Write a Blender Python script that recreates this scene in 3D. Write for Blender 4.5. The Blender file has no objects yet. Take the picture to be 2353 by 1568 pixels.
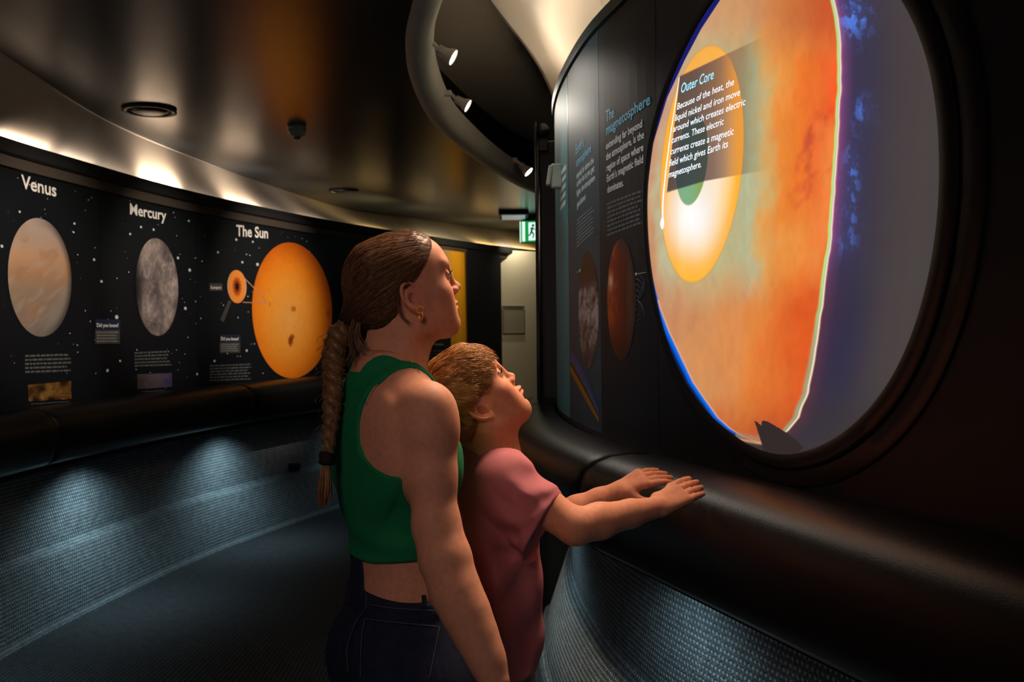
import bpy, math, random
import numpy as np
from mathutils import Vector, Matrix

# ------------------------------------------------------------------ camera, world, exposure
FPX = 2353 * 35 / 36.0
CZ = 1.45
ROLL = 0.01
TILT = -24 / FPX
_cr, _sr, _cp, _sp = math.cos(ROLL), math.sin(ROLL), math.cos(TILT), math.sin(TILT)
C = bpy.context.scene.collection
scn = bpy.context.scene
cam_d = bpy.data.cameras.new('camera')
cam_d.lens = 35; cam_d.sensor_width = 36; cam_d.clip_start = 0.05; cam_d.clip_end = 60
cam = bpy.data.objects.new('camera', cam_d); C.objects.link(cam)
_fw = Vector((0, _cp, _sp)); _r0 = Vector((1, 0, 0)); _u0 = Vector((0, -_sp, _cp))
_rx = _cr * _r0 - _sr * _u0; _ux = _sr * _r0 + _cr * _u0
cam.matrix_world = Matrix(((_rx.x, _ux.x, -_fw.x, 0), (_rx.y, _ux.y, -_fw.y, 0), (_rx.z, _ux.z, -_fw.z, CZ), (0, 0, 0, 1)))
scn.camera = cam
cam_d.dof.use_dof = True
cam_d.dof.focus_distance = 2.05
cam_d.dof.aperture_fstop = 9.0

w = bpy.data.worlds.new('world'); scn.world = w; w.use_nodes = True
bg = w.node_tree.nodes['Background']; bg.inputs[0].default_value = (0.55, 0.7, 1.0, 1); bg.inputs[1].default_value = 0.006
scn.view_settings.view_transform = 'Standard'
scn.view_settings.look = 'None'
scn.view_settings.gamma = 1.0
scn.view_settings.exposure = 0.0
scn.view_settings.use_curve_mapping = False

def ray(px, py):
    px = np.asarray(px, float); py = np.asarray(py, float)
    x = px - 1176.5; y = 784 - py
    xr = _cr * x + _sr * y; yr = -_sr * x + _cr * y
    return xr / FPX, (_cp * FPX - _sp * yr) / FPX, (_sp * FPX + _cp * yr) / FPX
def P(px, py, depth):
    a, b, c = ray(px, py)
    return np.array([a / b * depth, depth, CZ + c / b * depth])
def PZ(px, py, z):
    a, b, c = ray(px, py)
    t = (z - CZ) / c
    return np.array([a * t, b * t, z])

# ------------------------------------------------------------------ lights of the room and added fills
def spot(name, loc, target, power, col, size=60, blend=1.0, rad=0.03):
    l = bpy.data.lights.new(name, 'SPOT'); l.energy = power; l.color = col
    l.spot_size = math.radians(size); l.spot_blend = blend; l.shadow_soft_size = rad
    o = bpy.data.objects.new(name, l); C.objects.link(o); o.location = loc
    d = Vector(target) - Vector(loc)
    o.rotation_euler = d.to_track_quat('-Z', 'Y').to_euler()
    return o
def area(name, loc, target, power, col, sx, sy, spread=180):
    l = bpy.data.lights.new(name, 'AREA'); l.energy = power; l.color = col
    l.shape = 'RECTANGLE'; l.size = sx; l.size_y = sy; l.spread = math.radians(spread)
    o = bpy.data.objects.new(name, l); C.objects.link(o); o.location = loc
    d = Vector(target) - Vector(loc)
    o.rotation_euler = d.to_track_quat('-Z', 'Y').to_euler()
    return o
SCREEN_STR = 1.0
WARM = (1.0, .78, .58); YEL = (1.0, .70, .30); COOL = (.66, .92, 1.0)
# spots added out of frame to brighten the planet prints
for tx, ty, pw, sz in ((90, 640, 190, 24), (360, 660, 175, 20), (620, 690, 205, 30)):
    dep = {90: 4.98, 360: 6.16, 620: 7.45}[tx]; t = P(tx, ty, dep)
    spot('added_print_spot', (t[0] + 1.75, t[1] - .9, 2.60), tuple(t), pw, (1, .86, .72), sz + 18, .9, .03)
# cool lamps under the left rail
for px, dep, pw in ((-220, 3.9, 7), (225, 5.3, 13), (535, 6.8, 13), (800, 8.4, 2)):
    x = (px - 1176.5) / FPX * dep
    spot('under_rail_lamp', (x + .14, dep, .79), (x + .02, dep + .02, .1), pw, COOL, 140, 1.0, .02)
# cool lamps under the right rail
for x, y, pw in ((.42, 2.70, 4), (.90, 1.28, 7), (.02, 4.3, 5)):
    spot('under_rail_lamp', (x - .17, y - .06, .79), (x + .02, y, .1), pw, COOL, 140, 1.0, .02)
# two lamps of the ceiling rim (in view), then washes added out of frame
spot('rim_spot_beam', P(1052, 138, 4.3), (.32, 3.6, 1.9), 10, (1, .9, .78), 60, .8, .004)
spot('rim_spot_beam', P(1088, 251, 5.3), (.20, 4.2, 2.05), 11, (1, .9, .78), 60, .8, .004)
spot('added_wall_wash', (-.9, 1.2, 2.6), (.33, 3.2, 1.80), 170, (.80, .95, 1), 34, .8, .30)  # added off-frame light to bring up the panel lettering
spot('teal_wash', (-.45, 3.2, 2.62), (.24, 3.6, 2.30), 16, (.35, .85, 1.0), 70, 1.0, .10)
spot('added_wall_wash', (-.3, 2.0, 2.62), (.42, 2.95, 2.30), 2.2, (1, .85, .7), 70, 1.0, .10)  # added warm wash for the upper part of the wall
# visitor key: warm lights added near the screen, unseen above the frame
area('added_visitor_flood', (.22, 2.45, 2.52), (-.10, 2.02, 1.35), 4.3, (1.0, .62, .42), .45, .45, 60)
spot('aimed_spot', (.16, 3.05, 2.60), (-.15, 2.0, 1.4), 20, (1.0, .60, .46), 50, .8, .2)  # second added light on the visitors, no fixture behind it
# dim fills added behind the camera to lift the visitors
area('added_visitor_flood', (-.7, -.2, 2.55), (-.2, 2.0, 1.30), 1.7, (1, .58, .42), .8, .8, 70)
area('camera_fill', (-1.0, -1.6, 2.55), (-.3, 2.2, 1.2), 7, (.85, .85, 1.0), 1.2, 1.2)
spot('far_door_fill', (.1, 10.9, 2.6), (.12, 11.4, 1.6), 24, (1, .86, .62), 120, 1.0, .004)  # added to brighten the far door
spot('far_panel_fill', (-.2, 9.4, 2.6), (-.6, 10.2, 1.9), 44, (1, .82, .5), 90, 1.0, .004)  # added to brighten the far yellow poster


# ------------------------------------------------------------------ materials
MATS = {}
def mat(name, col=(.5, .5, .5), rough=.5, spec=.5, metal=0, emit=None, estr=1, sss=0, coat=0, noise=None, bump=None, attr=None, anis=0):
    """noise=(scale,amount)  bump=(scale,strength,dist)  attr=colour attribute name"""
    m = bpy.data.materials.new(name); m.use_nodes = True
    nt = m.node_tree; b = nt.nodes['Principled BSDF']; L = nt.links
    b.inputs['Base Color'].default_value = (*col, 1)
    b.inputs['Roughness'].default_value = rough
    b.inputs['Specular IOR Level'].default_value = spec
    b.inputs['Metallic'].default_value = metal
    b.inputs['Coat Weight'].default_value = coat
    b.inputs['Coat Roughness'].default_value = .15
    if sss:
        b.inputs['Subsurface Weight'].default_value = sss
        b.inputs['Subsurface Radius'].default_value = (1, .35, .2)
        b.inputs['Subsurface Scale'].default_value = .006
    if emit:
        b.inputs['Emission Color'].default_value = (*emit, 1)
        b.inputs['Emission Strength'].default_value = estr
    base = None
    if attr:
        a = nt.nodes.new('ShaderNodeAttribute'); a.attribute_name = attr; base = a.outputs['Color']
    if noise:
        n = nt.nodes.new('ShaderNodeTexNoise'); n.inputs['Scale'].default_value = noise[0]; n.inputs['Detail'].default_value = 5
        tc = nt.nodes.new('ShaderNodeTexCoord'); L.new(tc.outputs['Object'], n.inputs['Vector'])
        mx = nt.nodes.new('ShaderNodeMix'); mx.data_type = 'RGBA'; mx.blend_type = 'MULTIPLY'; mx.inputs['Factor'].default_value = 1
        rp = nt.nodes.new('ShaderNodeMapRange'); rp.inputs[1].default_value = .3; rp.inputs[2].default_value = .7
        rp.inputs[3].default_value = 1 - noise[1]; rp.inputs[4].default_value = 1 + noise[1] * .5
        L.new(n.outputs['Fac'], rp.inputs[0])
        if base: L.new(base, mx.inputs[6])
        else: mx.inputs[6].default_value = (*col, 1)
        L.new(rp.outputs[0], mx.inputs[7]); base = mx.outputs[2]
    if base: L.new(base, b.inputs['Base Color'])
    if bump:
        n = nt.nodes.new('ShaderNodeTexNoise'); n.inputs['Scale'].default_value = bump[0]; n.inputs['Detail'].default_value = 3
        tc = nt.nodes.new('ShaderNodeTexCoord'); L.new(tc.outputs['Object'], n.inputs['Vector'])
        bp = nt.nodes.new('ShaderNodeBump'); bp.inputs['Strength'].default_value = bump[1]; bp.inputs['Distance'].default_value = bump[2]
        L.new(n.outputs['Fac'], bp.inputs['Height']); L.new(bp.outputs[0], b.inputs['Normal'])
    MATS[name] = m
    return m

def srgb(r, g, b):
    f = lambda c: (c / 255 / 12.92) if c / 255 <= .04045 else ((c / 255 + .055) / 1.055) ** 2.4
    return (f(r), f(g), f(b))

m_ceil = mat('gloss_black_ceiling', srgb(40, 45, 50), rough=.27, spec=.38, bump=(1.2, .15, .01))
m_lip = mat('grey_lip', srgb(190, 193, 188), rough=.55, noise=(3, .08))
m_upper = mat('upper_ceiling_grey', srgb(176, 170, 156), rough=.7, noise=(2, .1))
m_flare = mat('cream_flare', srgb(138, 130, 118), rough=.6)
m_black = mat('matte_black', srgb(12, 12, 13), rough=.7)
m_blackg = mat('satin_black', srgb(14, 14, 16), rough=.38, spec=.5)
m_band = mat('bulkhead_cream', srgb(206, 194, 180), rough=.55, noise=(2.5, .12))
m_panel = mat('star_panel_black', srgb(17, 19, 23), rough=.38, spec=.4, noise=(2, .2))
m_navy = mat('navy_wall', srgb(11, 15, 24), rough=.5, spec=.45, noise=(3, .12))
m_vinyl = mat('black_vinyl', srgb(17, 16, 15), rough=.37, spec=.32, bump=(420, .35, .0015), noise=(30, .15))
m_white = mat('white_door', srgb(198, 190, 168), rough=.6, noise=(1.5, .12))
m_frame = mat('grey_frame', srgb(128, 122, 108), rough=.5)
m_beige = mat('beige_box', srgb(206, 192, 172), rough=.5, noise=(5, .06))
m_lampw = mat('white_enamel', srgb(200, 196, 190), rough=.4)
m_bulb = mat('lit_lamp_face', (1, 1, 1), emit=(1, .88, .68), estr=9)
m_strip = mat('warm_light_strip', (1, 1, 1), emit=(1, .82, .62), estr=150)
m_detect = mat('detector_grey', srgb(112, 122, 122), rough=.5)
m_vent = mat('vent_grey', srgb(58, 60, 62), rough=.5)

def carpet(name, c1, c2, sc, dotw=.36, bumpd=.004):
    m = bpy.data.materials.new(name); m.use_nodes = True
    nt = m.node_tree; b = nt.nodes['Principled BSDF']; L = nt.links
    b.inputs['Roughness'].default_value = .85; b.inputs['Specular IOR Level'].default_value = .25
    uv = nt.nodes.new('ShaderNodeUVMap'); uv.uv_map = 'uv'
    mp = nt.nodes.new('ShaderNodeMapping'); mp.inputs['Scale'].default_value = (1 / sc, 1 / sc, 1)
    L.new(uv.outputs[0], mp.inputs[0])
    # woven dot rows: two offset lattices
    sp = nt.nodes.new('ShaderNodeSeparateXYZ'); L.new(mp.outputs[0], sp.inputs[0])
    def M(op, a, bb=None, c=None):
        n = nt.nodes.new('ShaderNodeMath'); n.operation = op
        for i, v in enumerate((a, bb, c)):
            if v is None: continue
            if isinstance(v, (int, float)): n.inputs[i].default_value = v
            else: L.new(v, n.inputs[i])
        return n.outputs[0]
    fl = M('FLOOR', sp.outputs[1]); odd = M('MULTIPLY', M('MODULO', M('ABSOLUTE', fl), 2), .5)
    u = M('SUBTRACT', M('FRACT', M('ADD', sp.outputs[0], odd)), .5)
    v = M('SUBTRACT', M('FRACT', sp.outputs[1]), .5)
    d = M('SQRT', M('ADD', M('MULTIPLY', u, u), M('MULTIPLY', v, v)))
    dot = nt.nodes.new('ShaderNodeMapRange'); dot.interpolation_type = 'SMOOTHSTEP'
    dot.inputs[1].default_value = dotw; dot.inputs[2].default_value = dotw * .35; L.new(d, dot.inputs[0])
    vo = nt.nodes.new('ShaderNodeTexVoronoi'); vo.inputs['Scale'].default_value = 3.2; L.new(mp.outputs[0], vo.inputs['Vector'])
    nz = nt.nodes.new('ShaderNodeTexNoise'); nz.inputs['Scale'].default_value = .35; nz.inputs['Detail'].default_value = 6; L.new(mp.outputs[0], nz.inputs['Vector'])
    hv = M('ADD', M('MULTIPLY', dot.outputs[0], .8), M('MULTIPLY', vo.outputs['Distance'], .45))
    mx = nt.nodes.new('ShaderNodeMix'); mx.data_type = 'RGBA'
    mx.inputs[6].default_value = (*c1, 1); mx.inputs[7].default_value = (*c2, 1)
    L.new(M('MULTIPLY', hv, M('ADD', M('MULTIPLY', nz.outputs['Fac'], 1.1), .3)), mx.inputs[0])
    L.new(mx.outputs[2], b.inputs['Base Color'])
    bp = nt.nodes.new('ShaderNodeBump'); bp.inputs['Strength'].default_value = .9; bp.inputs['Distance'].default_value = bumpd
    L.new(hv, bp.inputs['Height']); L.new(bp.outputs[0], b.inputs['Normal'])
    return m
m_carpet = carpet('woven_wall_carpet', srgb(42, 50, 58), srgb(182, 198, 205), .019)
m_carpet2 = carpet('ribbed_floor_carpet', srgb(32, 34, 38), srgb(92, 98, 104), .019, .42)

# ------------------------------------------------------------------ helpers
def uniq(name): return name
def obj(name, mesh, m=None, parent=None, smooth=True, loc=None):
    o = bpy.data.objects.new(name, mesh); C.objects.link(o)
    if m is not None:
        if len(mesh.materials) == 0: mesh.materials.append(m)
    if smooth and len(mesh.polygons): mesh.polygons.foreach_set('use_smooth', [True] * len(mesh.polygons))
    if parent is not None: o.parent = parent
    if loc is not None: o.location = loc
    return o
def tag(o, label=None, cat=None, group=None, kind=None):
    if label: o['label'] = label
    if cat: o['category'] = cat
    if group: o['group'] = group
    if kind: o['kind'] = kind
    return o
def root(name, loc, label, cat, group=None, rz=0):
    o = bpy.data.objects.new(name, None); C.objects.link(o); o.empty_display_size = .05
    o.location = tuple(loc); o.rotation_euler = (0, 0, rz)
    return tag(o, label, cat, group)
def mesh_np(V, Fq, uv=None, colors=None, name='m'):
    me = bpy.data.meshes.new(name)
    V = np.asarray(V, np.float32); Fq = np.asarray(Fq, np.int32)
    n, k = Fq.shape
    me.vertices.add(len(V)); me.vertices.foreach_set('co', V.ravel())
    me.loops.add(n * k); me.loops.foreach_set('vertex_index', Fq.ravel())
    me.polygons.add(n); me.polygons.foreach_set('loop_start', np.arange(0, n * k, k, dtype=np.int32))
    me.polygons.foreach_set('loop_total', np.full(n, k, np.int32))
    if uv is not None:
        l = me.uv_layers.new(name='uv'); l.data.foreach_set('uv', np.asarray(uv, np.float32)[Fq.ravel()].ravel())
    if colors is not None:
        c = np.ones((len(V), 4), np.float32); c[:, :3] = colors
        a = me.color_attributes.new('col', 'FLOAT_COLOR', 'POINT'); a.data.foreach_set('color', c.ravel())
    me.update(calc_edges=True); me.validate()
    return me
def grid_faces(nu, nv, closed_u=False, closed_v=False):
    iu = np.arange(nu if closed_u else nu - 1); iv = np.arange(nv if closed_v else nv - 1)
    I, J = np.meshgrid(iu, iv, indexing='ij'); I = I.ravel(); J = J.ravel()
    I2 = (I + 1) % nu; J2 = (J + 1) % nv
    return np.stack([I * nv + J, I2 * nv + J, I2 * nv + J2, I * nv + J2], 1)
def poly_mesh(V, F, name='m'):
    me = bpy.data.meshes.new(name); me.from_pydata([tuple(map(float, v)) for v in V], [], [tuple(f) for f in F]); me.update(); return me

class Acc:
    """collects boxes, tubes and lathes into one mesh"""
    def __init__(s): s.V = []; s.F = []
    def add(s, V, F):
        o = len(s.V); s.V += [tuple(map(float, v)) for v in V]; s.F += [tuple(int(i) + o for i in f) for f in F]; return s
    def box(s, c, size, R=None, bev=0.0):
        hx, hy, hz = [a / 2 for a in size]; b = min(bev, hx * .9, hy * .9, hz * .9)
        R = R if R is not None else Matrix.Identity(3)
        if b <= 0:
            vs = [(x, y, z) for x in (-hx, hx) for y in (-hy, hy) for z in (-hz, hz)]
            fs = [(0, 1, 3, 2), (4, 6, 7, 5), (0, 4, 5, 1), (2, 3, 7, 6), (0, 2, 6, 4), (1, 5, 7, 3)]
        else:
            vs = []; idx = {}
            def v(p):
                k = tuple(round(q, 7) for q in p)
                if k not in idx: idx[k] = len(vs); vs.append(p)
                return idx[k]
            fs = []
            H = (hx, hy, hz)
            for ax in range(3):
                a1, a2 = (ax + 1) % 3, (ax + 2) % 3
                for sg in (-1, 1):
                    q = []
                    for s1, s2 in ((-1, -1), (1, -1), (1, 1), (-1, 1)):
                        p = [0, 0, 0]; p[ax] = sg * H[ax]; p[a1] = s1 * (H[a1] - b); p[a2] = s2 * (H[a2] - b); q.append(v(tuple(p)))
                    fs.append(tuple(q if sg > 0 else q[::-1]))
            for ax in range(3):
                a1, a2 = (ax + 1) % 3, (ax + 2) % 3
                for s1 in (-1, 1):
                    for s2 in (-1, 1):
                        q = []
                        for t, which in ((-1, 0), (1, 0), (1, 1), (-1, 1)):
                            p = [0, 0, 0]; p[ax] = t * (H[ax] - b)
                            if which == 0: p[a1] = s1 * H[a1]; p[a2] = s2 * (H[a2] - b)
                            else: p[a1] = s1 * (H[a1] - b); p[a2] = s2 * H[a2]
                            q.append(v(tuple(p)))
                        fs.append(tuple(q if s1 * s2 > 0 else q[::-1]))
            for s0 in (-1, 1):
                for s1 in (-1, 1):
                    for s2 in (-1, 1):
                        q = [v((s0 * hx, s1 * (hy - b), s2 * (hz - b))), v((s0 * (hx - b), s1 * hy, s2 * (hz - b))), v((s0 * (hx - b), s1 * (hy - b), s2 * hz))]
                        fs.append(tuple(q if s0 * s1 * s2 > 0 else q[::-1]))
        vs = [R @ Vector(p) + Vector(c) for p in vs]
        return s.add(vs, fs)
    def lathe(s, prof, org, axis=(0, 0, 1), n=32, cap=True):
        """prof: list of (r, h) along axis"""
        ax = Vector(axis).normalized(); t = Vector((1, 0, 0)) if abs(ax.x) < .8 else Vector((0, 1, 0))
        u = ax.cross(t).normalized(); v = ax.cross(u)
        V = []; F = []
        for r, h in prof:
            for i in range(n):
                a = 2 * math.pi * i / n
                V.append(Vector(org) + ax * h + (u * math.cos(a) + v * math.sin(a)) * r)
        for j in range(len(prof) - 1):
            for i in range(n):
                F.append((j * n + i, j * n + (i + 1) % n, (j + 1) * n + (i + 1) % n, (j + 1) * n + i))
        if cap:
            if prof[0][0] > 1e-6: F.append(tuple(range(n))[::-1])
            if prof[-1][0] > 1e-6: F.append(tuple((len(prof) - 1) * n + i for i in range(n)))
        return s.add(V, F)
    def tube(s, pts, r, n=8, closed=False):
        V, F = tube_geo(pts, r, n, closed); return s.add(V, F)
    def mesh(s): return poly_mesh(s.V, s.F)
    def build(s, name, m, parent=None, smooth=False, auto=None):
        me = s.mesh(); o = obj(name, me, m, parent, smooth=smooth)
        if parent is not None:
            # geometry is given in world space: bring it into the parent's frame
            bpy_parent_fix(o, parent)
        return o
def bpy_parent_fix(o, parent):
    M = Matrix.Identity(4); chain = []
    p = parent
    while p is not None: chain.append(p); p = p.parent
    W = Matrix.Identity(4)
    for q in reversed(chain):
        W = W @ (Matrix.Translation(q.location) @ q.rotation_euler.to_matrix().to_4x4())
    o.data.transform(W.inverted())
def tube_geo(pts, r, n=8, closed=False):
    pts = [Vector(p) for p in pts]; m = len(pts)
    rr = r if isinstance(r, (list, tuple, np.ndarray)) else [r] * m
    V = []; F = []; u = None
    for i, p in enumerate(pts):
        if closed: t = (pts[(i + 1) % m] - pts[i - 1]).normalized()
        else: t = (pts[min(i + 1, m - 1)] - pts[max(i - 1, 0)]).normalized()
        if u is None:
            a = Vector((0, 0, 1)) if abs(t.z) < .9 else Vector((1, 0, 0)); u = t.cross(a).normalized()
        else: u = (u - t * u.dot(t)).normalized()
        v = t.cross(u)
        for k in range(n):
            a = 2 * math.pi * k / n; V.append(p + (u * math.cos(a) + v * math.sin(a)) * rr[i])
    for i in range(m if closed else m - 1):
        j = (i + 1) % m
        for k in range(n): F.append((i * n + k, i * n + (k + 1) % n, j * n + (k + 1) % n, j * n + k))
    if not closed: F.append(tuple(range(n))[::-1]); F.append(tuple((m - 1) * n + k for k in range(n)))
    return V, F
def bind(o, parent):
    """world-space mesh object becomes a child of an empty without moving"""
    o.parent = parent; bpy_parent_fix(o, parent); return o

def catmull(pts, per=12, closed=False):
    pts = [np.array(p, float) for p in pts]; n = len(pts); out = []
    rng = range(n) if closed else range(n - 1)
    for i in rng:
        if closed: p0, p1, p2, p3 = pts[i - 1], pts[i], pts[(i + 1) % n], pts[(i + 2) % n]
        else:
            p1, p2 = pts[i], pts[i + 1]
            p0 = pts[i - 1] if i > 0 else 2 * p1 - p2
            p3 = pts[i + 2] if i + 2 < n else 2 * p2 - p1
        # centripetal
        d1 = max(np.linalg.norm(p2 - p1) ** .5, 1e-6); d0 = max(np.linalg.norm(p1 - p0) ** .5, 1e-6); d2 = max(np.linalg.norm(p3 - p2) ** .5, 1e-6)
        m1 = (p2 - p1) + d1 * d1 * ((p1 - p0) / (d0 * d0) - (p2 - p0) / (d0 * d0 + d1 * d1)) if False else (p2 - p0) / 2
        m2 = (p3 - p1) / 2
        L = np.linalg.norm(p2 - p1); 
        for mm in (m1, m2): pass
        l1 = np.linalg.norm(m1); l2 = np.linalg.norm(m2)
        if l1 > 1e-9: m1 = m1 * min(1, L / l1)
        if l2 > 1e-9: m2 = m2 * min(1, L / l2)
        for k in range(per):
            t = k / per; t2 = t * t; t3 = t2 * t
            out.append((2 * t3 - 3 * t2 + 1) * p1 + (t3 - 2 * t2 + t) * m1 + (-2 * t3 + 3 * t2) * p2 + (t3 - t2) * m2)
    if not closed: out.append(pts[-1])
    return np.array(out)

class Plan:
    """a wall's run in plan; side=+1 puts the room on the right of travel"""
    def __init__(s, pts, side, per=14):
        s.p = catmull(pts, per)
        # light smoothing
        for _ in range(6): s.p[1:-1] = .5 * s.p[1:-1] + .25 * (s.p[:-2] + s.p[2:])
        d = np.diff(s.p, axis=0); l = np.hypot(d[:, 0], d[:, 1]); s.s = np.concatenate([[0], np.cumsum(l)])
        t = np.gradient(s.p, s.s, axis=0); t /= np.linalg.norm(t, axis=1)[:, None]
        s.n = np.stack([t[:, 1], -t[:, 0]], 1) * side; s.side = side
    def at(s, q, off=0.0):
        q = np.asarray(q, float)
        x = np.interp(q, s.s, s.p[:, 0]) + off * np.interp(q, s.s, s.n[:, 0])
        y = np.interp(q, s.s, s.p[:, 1]) + off * np.interp(q, s.s, s.n[:, 1])
        return x, y
    def hit(s, px, py, last=False):
        """pixel on the wall -> (arc length, z)"""
        a, b, c = ray(px, py); q = s.p
        f = q[:, 0] * b - q[:, 1] * a
        idx = np.where((np.sign(f[:-1]) != np.sign(f[1:])) & (q[:-1, 1] > .3))[0]
        if len(idx) == 0: i = int(np.argmin(np.abs(f) + 100 * (q[:, 1] < .3))); t = 0
        else:
            i = int(idx[-1] if last else idx[0]); t = f[i] / (f[i] - f[i + 1])
        p = q[i] + t * (q[min(i + 1, len(q) - 1)] - q[i]) if t else q[i]
        sv = s.s[i] + (t * (s.s[i + 1] - s.s[i]) if t else 0)
        return sv, CZ + c / b * p[1]
    def w(s, sv, z, off=0.0):
        x, y = s.at(sv, off); return np.stack([x, y, np.broadcast_to(z, np.shape(x))], -1)

def sweep(plan, s0, s1, prof, n=60, cap=True, closed=False):
    """prof list of (offset into the room, z)"""
    q = np.linspace(s0, s1, n); prof = np.array(prof, float); k = len(prof)
    V = []; UV = []
    pl = np.concatenate([[0], np.cumsum(np.hypot(*np.diff(prof, axis=0).T))])
    for sv in q:
        for j in range(k):
            x, y = plan.at(sv, prof[j, 0]); V.append((x, y, prof[j, 1])); UV.append((sv, pl[j]))
    F = grid_faces(n, k, False, closed)
    me = bpy.data.meshes.new('sweep')
    fl = [tuple(f) for f in F]
    if cap and closed: fl += [tuple(range(k))[::-1], tuple((n - 1) * k + j for j in range(k))]
    me.from_pydata([tuple(map(float, v)) for v in V], [], fl); me.update()
    l = me.uv_layers.new(name='uv'); UV = np.array(UV, np.float32)
    vi = np.zeros(len(me.loops), np.int32); me.loops.foreach_get('vertex_index', vi)
    l.data.foreach_set('uv', UV[vi].ravel())
    return me
def sharp(o, ang=40):
    me = o.data
    try: me.set_sharp_from_angle(angle=math.radians(ang))
    except Exception: pass
    return o

# value noise / fbm
def vnoise(x, y, seed=0):
    xi = np.floor(x).astype(np.int64); yi = np.floor(y).astype(np.int64); fx = x - xi; fy = y - yi
    fx = fx * fx * (3 - 2 * fx); fy = fy * fy * (3 - 2 * fy)
    def h(a, b):
        v = (a * 374761393 + b * 668265263 + seed * 1442695041) & 0x7fffffff
        v = ((v ^ (v >> 13)) * 1274126177) & 0x7fffffff
        return ((v ^ (v >> 16)) & 0xffff) / 65535.0
    return (h(xi, yi) * (1 - fx) + h(xi + 1, yi) * fx) * (1 - fy) + (h(xi, yi + 1) * (1 - fx) + h(xi + 1, yi + 1) * fx) * fy
def fbm(x, y, seed=0, o=4):
    r = 0; a = .5; t = 0
    for i in range(o): r = r + a * vnoise(x * 2 ** i, y * 2 ** i, seed + i * 17); t += a; a *= .5
    return r / t
def lerpc(t, stops):
    t = np.asarray(t); xs = [s[0] for s in stops]
    return np.stack([np.interp(t, xs, [s[1][k] for s in stops]) for k in range(3)], -1)
def lin(c):
    c = np.clip(np.asarray(c, float) / 255, 0, 1)
    return np.where(c <= .04045, c / 12.92, ((c + .055) / 1.055) ** 2.4)
def sstep(a, b, x):
    t = np.clip((x - a) / (b - a), 0, 1); return t * t * (3 - 2 * t)
def mixc(a, b, t): return a * (1 - t[..., None]) + b * t[..., None]

# ------------------------------------------------------------------ text on walls
def glyphs(txt, bold=0.0):
    cu = bpy.data.curves.new('t', 'FONT'); cu.body = txt; cu.size = 1; cu.offset = bold; cu.resolution_u = 3
    o = bpy.data.objects.new('t', cu); C.objects.link(o)
    dg = bpy.context.evaluated_depsgraph_get(); me = bpy.data.meshes.new_from_object(o.evaluated_get(dg))
    V = np.array([v.co[:] for v in me.vertices]) if len(me.vertices) else np.zeros((0, 3))
    F = [tuple(p.vertices) for p in me.polygons]
    bpy.data.objects.remove(o); bpy.data.curves.remove(cu); bpy.data.meshes.remove(me)
    return V, F
def wall_text(name, plan, lines, m, parent, bold=0.01, shear=0.0, off=.004, last=False):
    """lines: (text, (x0,y0), (x1,y1), cap height px at the start)"""
    AV = []; AF = []
    for txt, a, b, hpx in lines:
        V, F = glyphs(txt, bold)
        if len(V) == 0: continue
        s0, z0 = plan.hit(*a, last=last); s1, z1 = plan.hit(*b, last=last)
        s0t, z0t = plan.hit(a[0], a[1] - hpx, last=last); h = (z0t - z0) / .72
        u = V[:, 0] / V[:, 0].max(); sv = s0 + (s1 - s0) * u + shear * V[:, 1] * h * np.sign(s1 - s0); zv = z0 + (z1 - z0) * u + V[:, 1] * h
        W = plan.w(sv, zv, off); o = len(AV); AV += W.tolist(); AF += [tuple(i + o for i in f) for f in F]
    o = obj(name, poly_mesh(AV, AF), m, None, smooth=False)
    return bind(o, parent) if parent else o
def print_disc(plan, cpx, rx_px, ry_px, colf, off=.003, n=120, last=False):
    """an oval print on the wall; colf(u,v) in the unit disc"""
    s0, z0 = plan.hit(cpx[0], cpx[1], last=last)
    sl, _ = plan.hit(cpx[0] - rx_px, cpx[1], last=last); sr, _ = plan.hit(cpx[0] + rx_px, cpx[1], last=last)
    _, zt = plan.hit(cpx[0], cpx[1] - ry_px, last=last); _, zb = plan.hit(cpx[0], cpx[1] + ry_px, last=last)
    r = np.linspace(0, 1, n // 2); th = np.linspace(0, 2 * np.pi, n * 2, endpoint=False)
    R, T = np.meshgrid(r, th, indexing='ij'); u = R * np.cos(T); v = R * np.sin(T)
    sc = (sl + sr) / 2; sv = sc + u * (sr - sl) / 2; zv = (zt + zb) / 2 + v * (zt - zb) / 2
    V = plan.w(sv.ravel(), zv.ravel(), off); F = grid_faces(n // 2, n * 2, False, True)
    if plan.side > 0: F = F[:, ::-1]
    return mesh_np(V, F, colors=colf(u.ravel(), v.ravel()))
def print_quad(plan, corners, colf, off=.003, nu=40, nv=16, last=False):
    """corners px: TL, TR, BR, BL"""
    c = [plan.hit(*p, last=last) for p in corners]; u, v = np.meshgrid(np.linspace(0, 1, nu), np.linspace(0, 1, nv), indexing='ij'); u = u.ravel(); v = v.ravel()
    f = lambda k: (c[0][k] * (1 - u) + c[1][k] * u) * (1 - v) + (c[3][k] * (1 - u) + c[2][k] * u) * v
    V = plan.w(f(0), f(1), off); F = grid_faces(nu, nv)
    return mesh_np(V, F, colors=colf(u, v))
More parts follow.
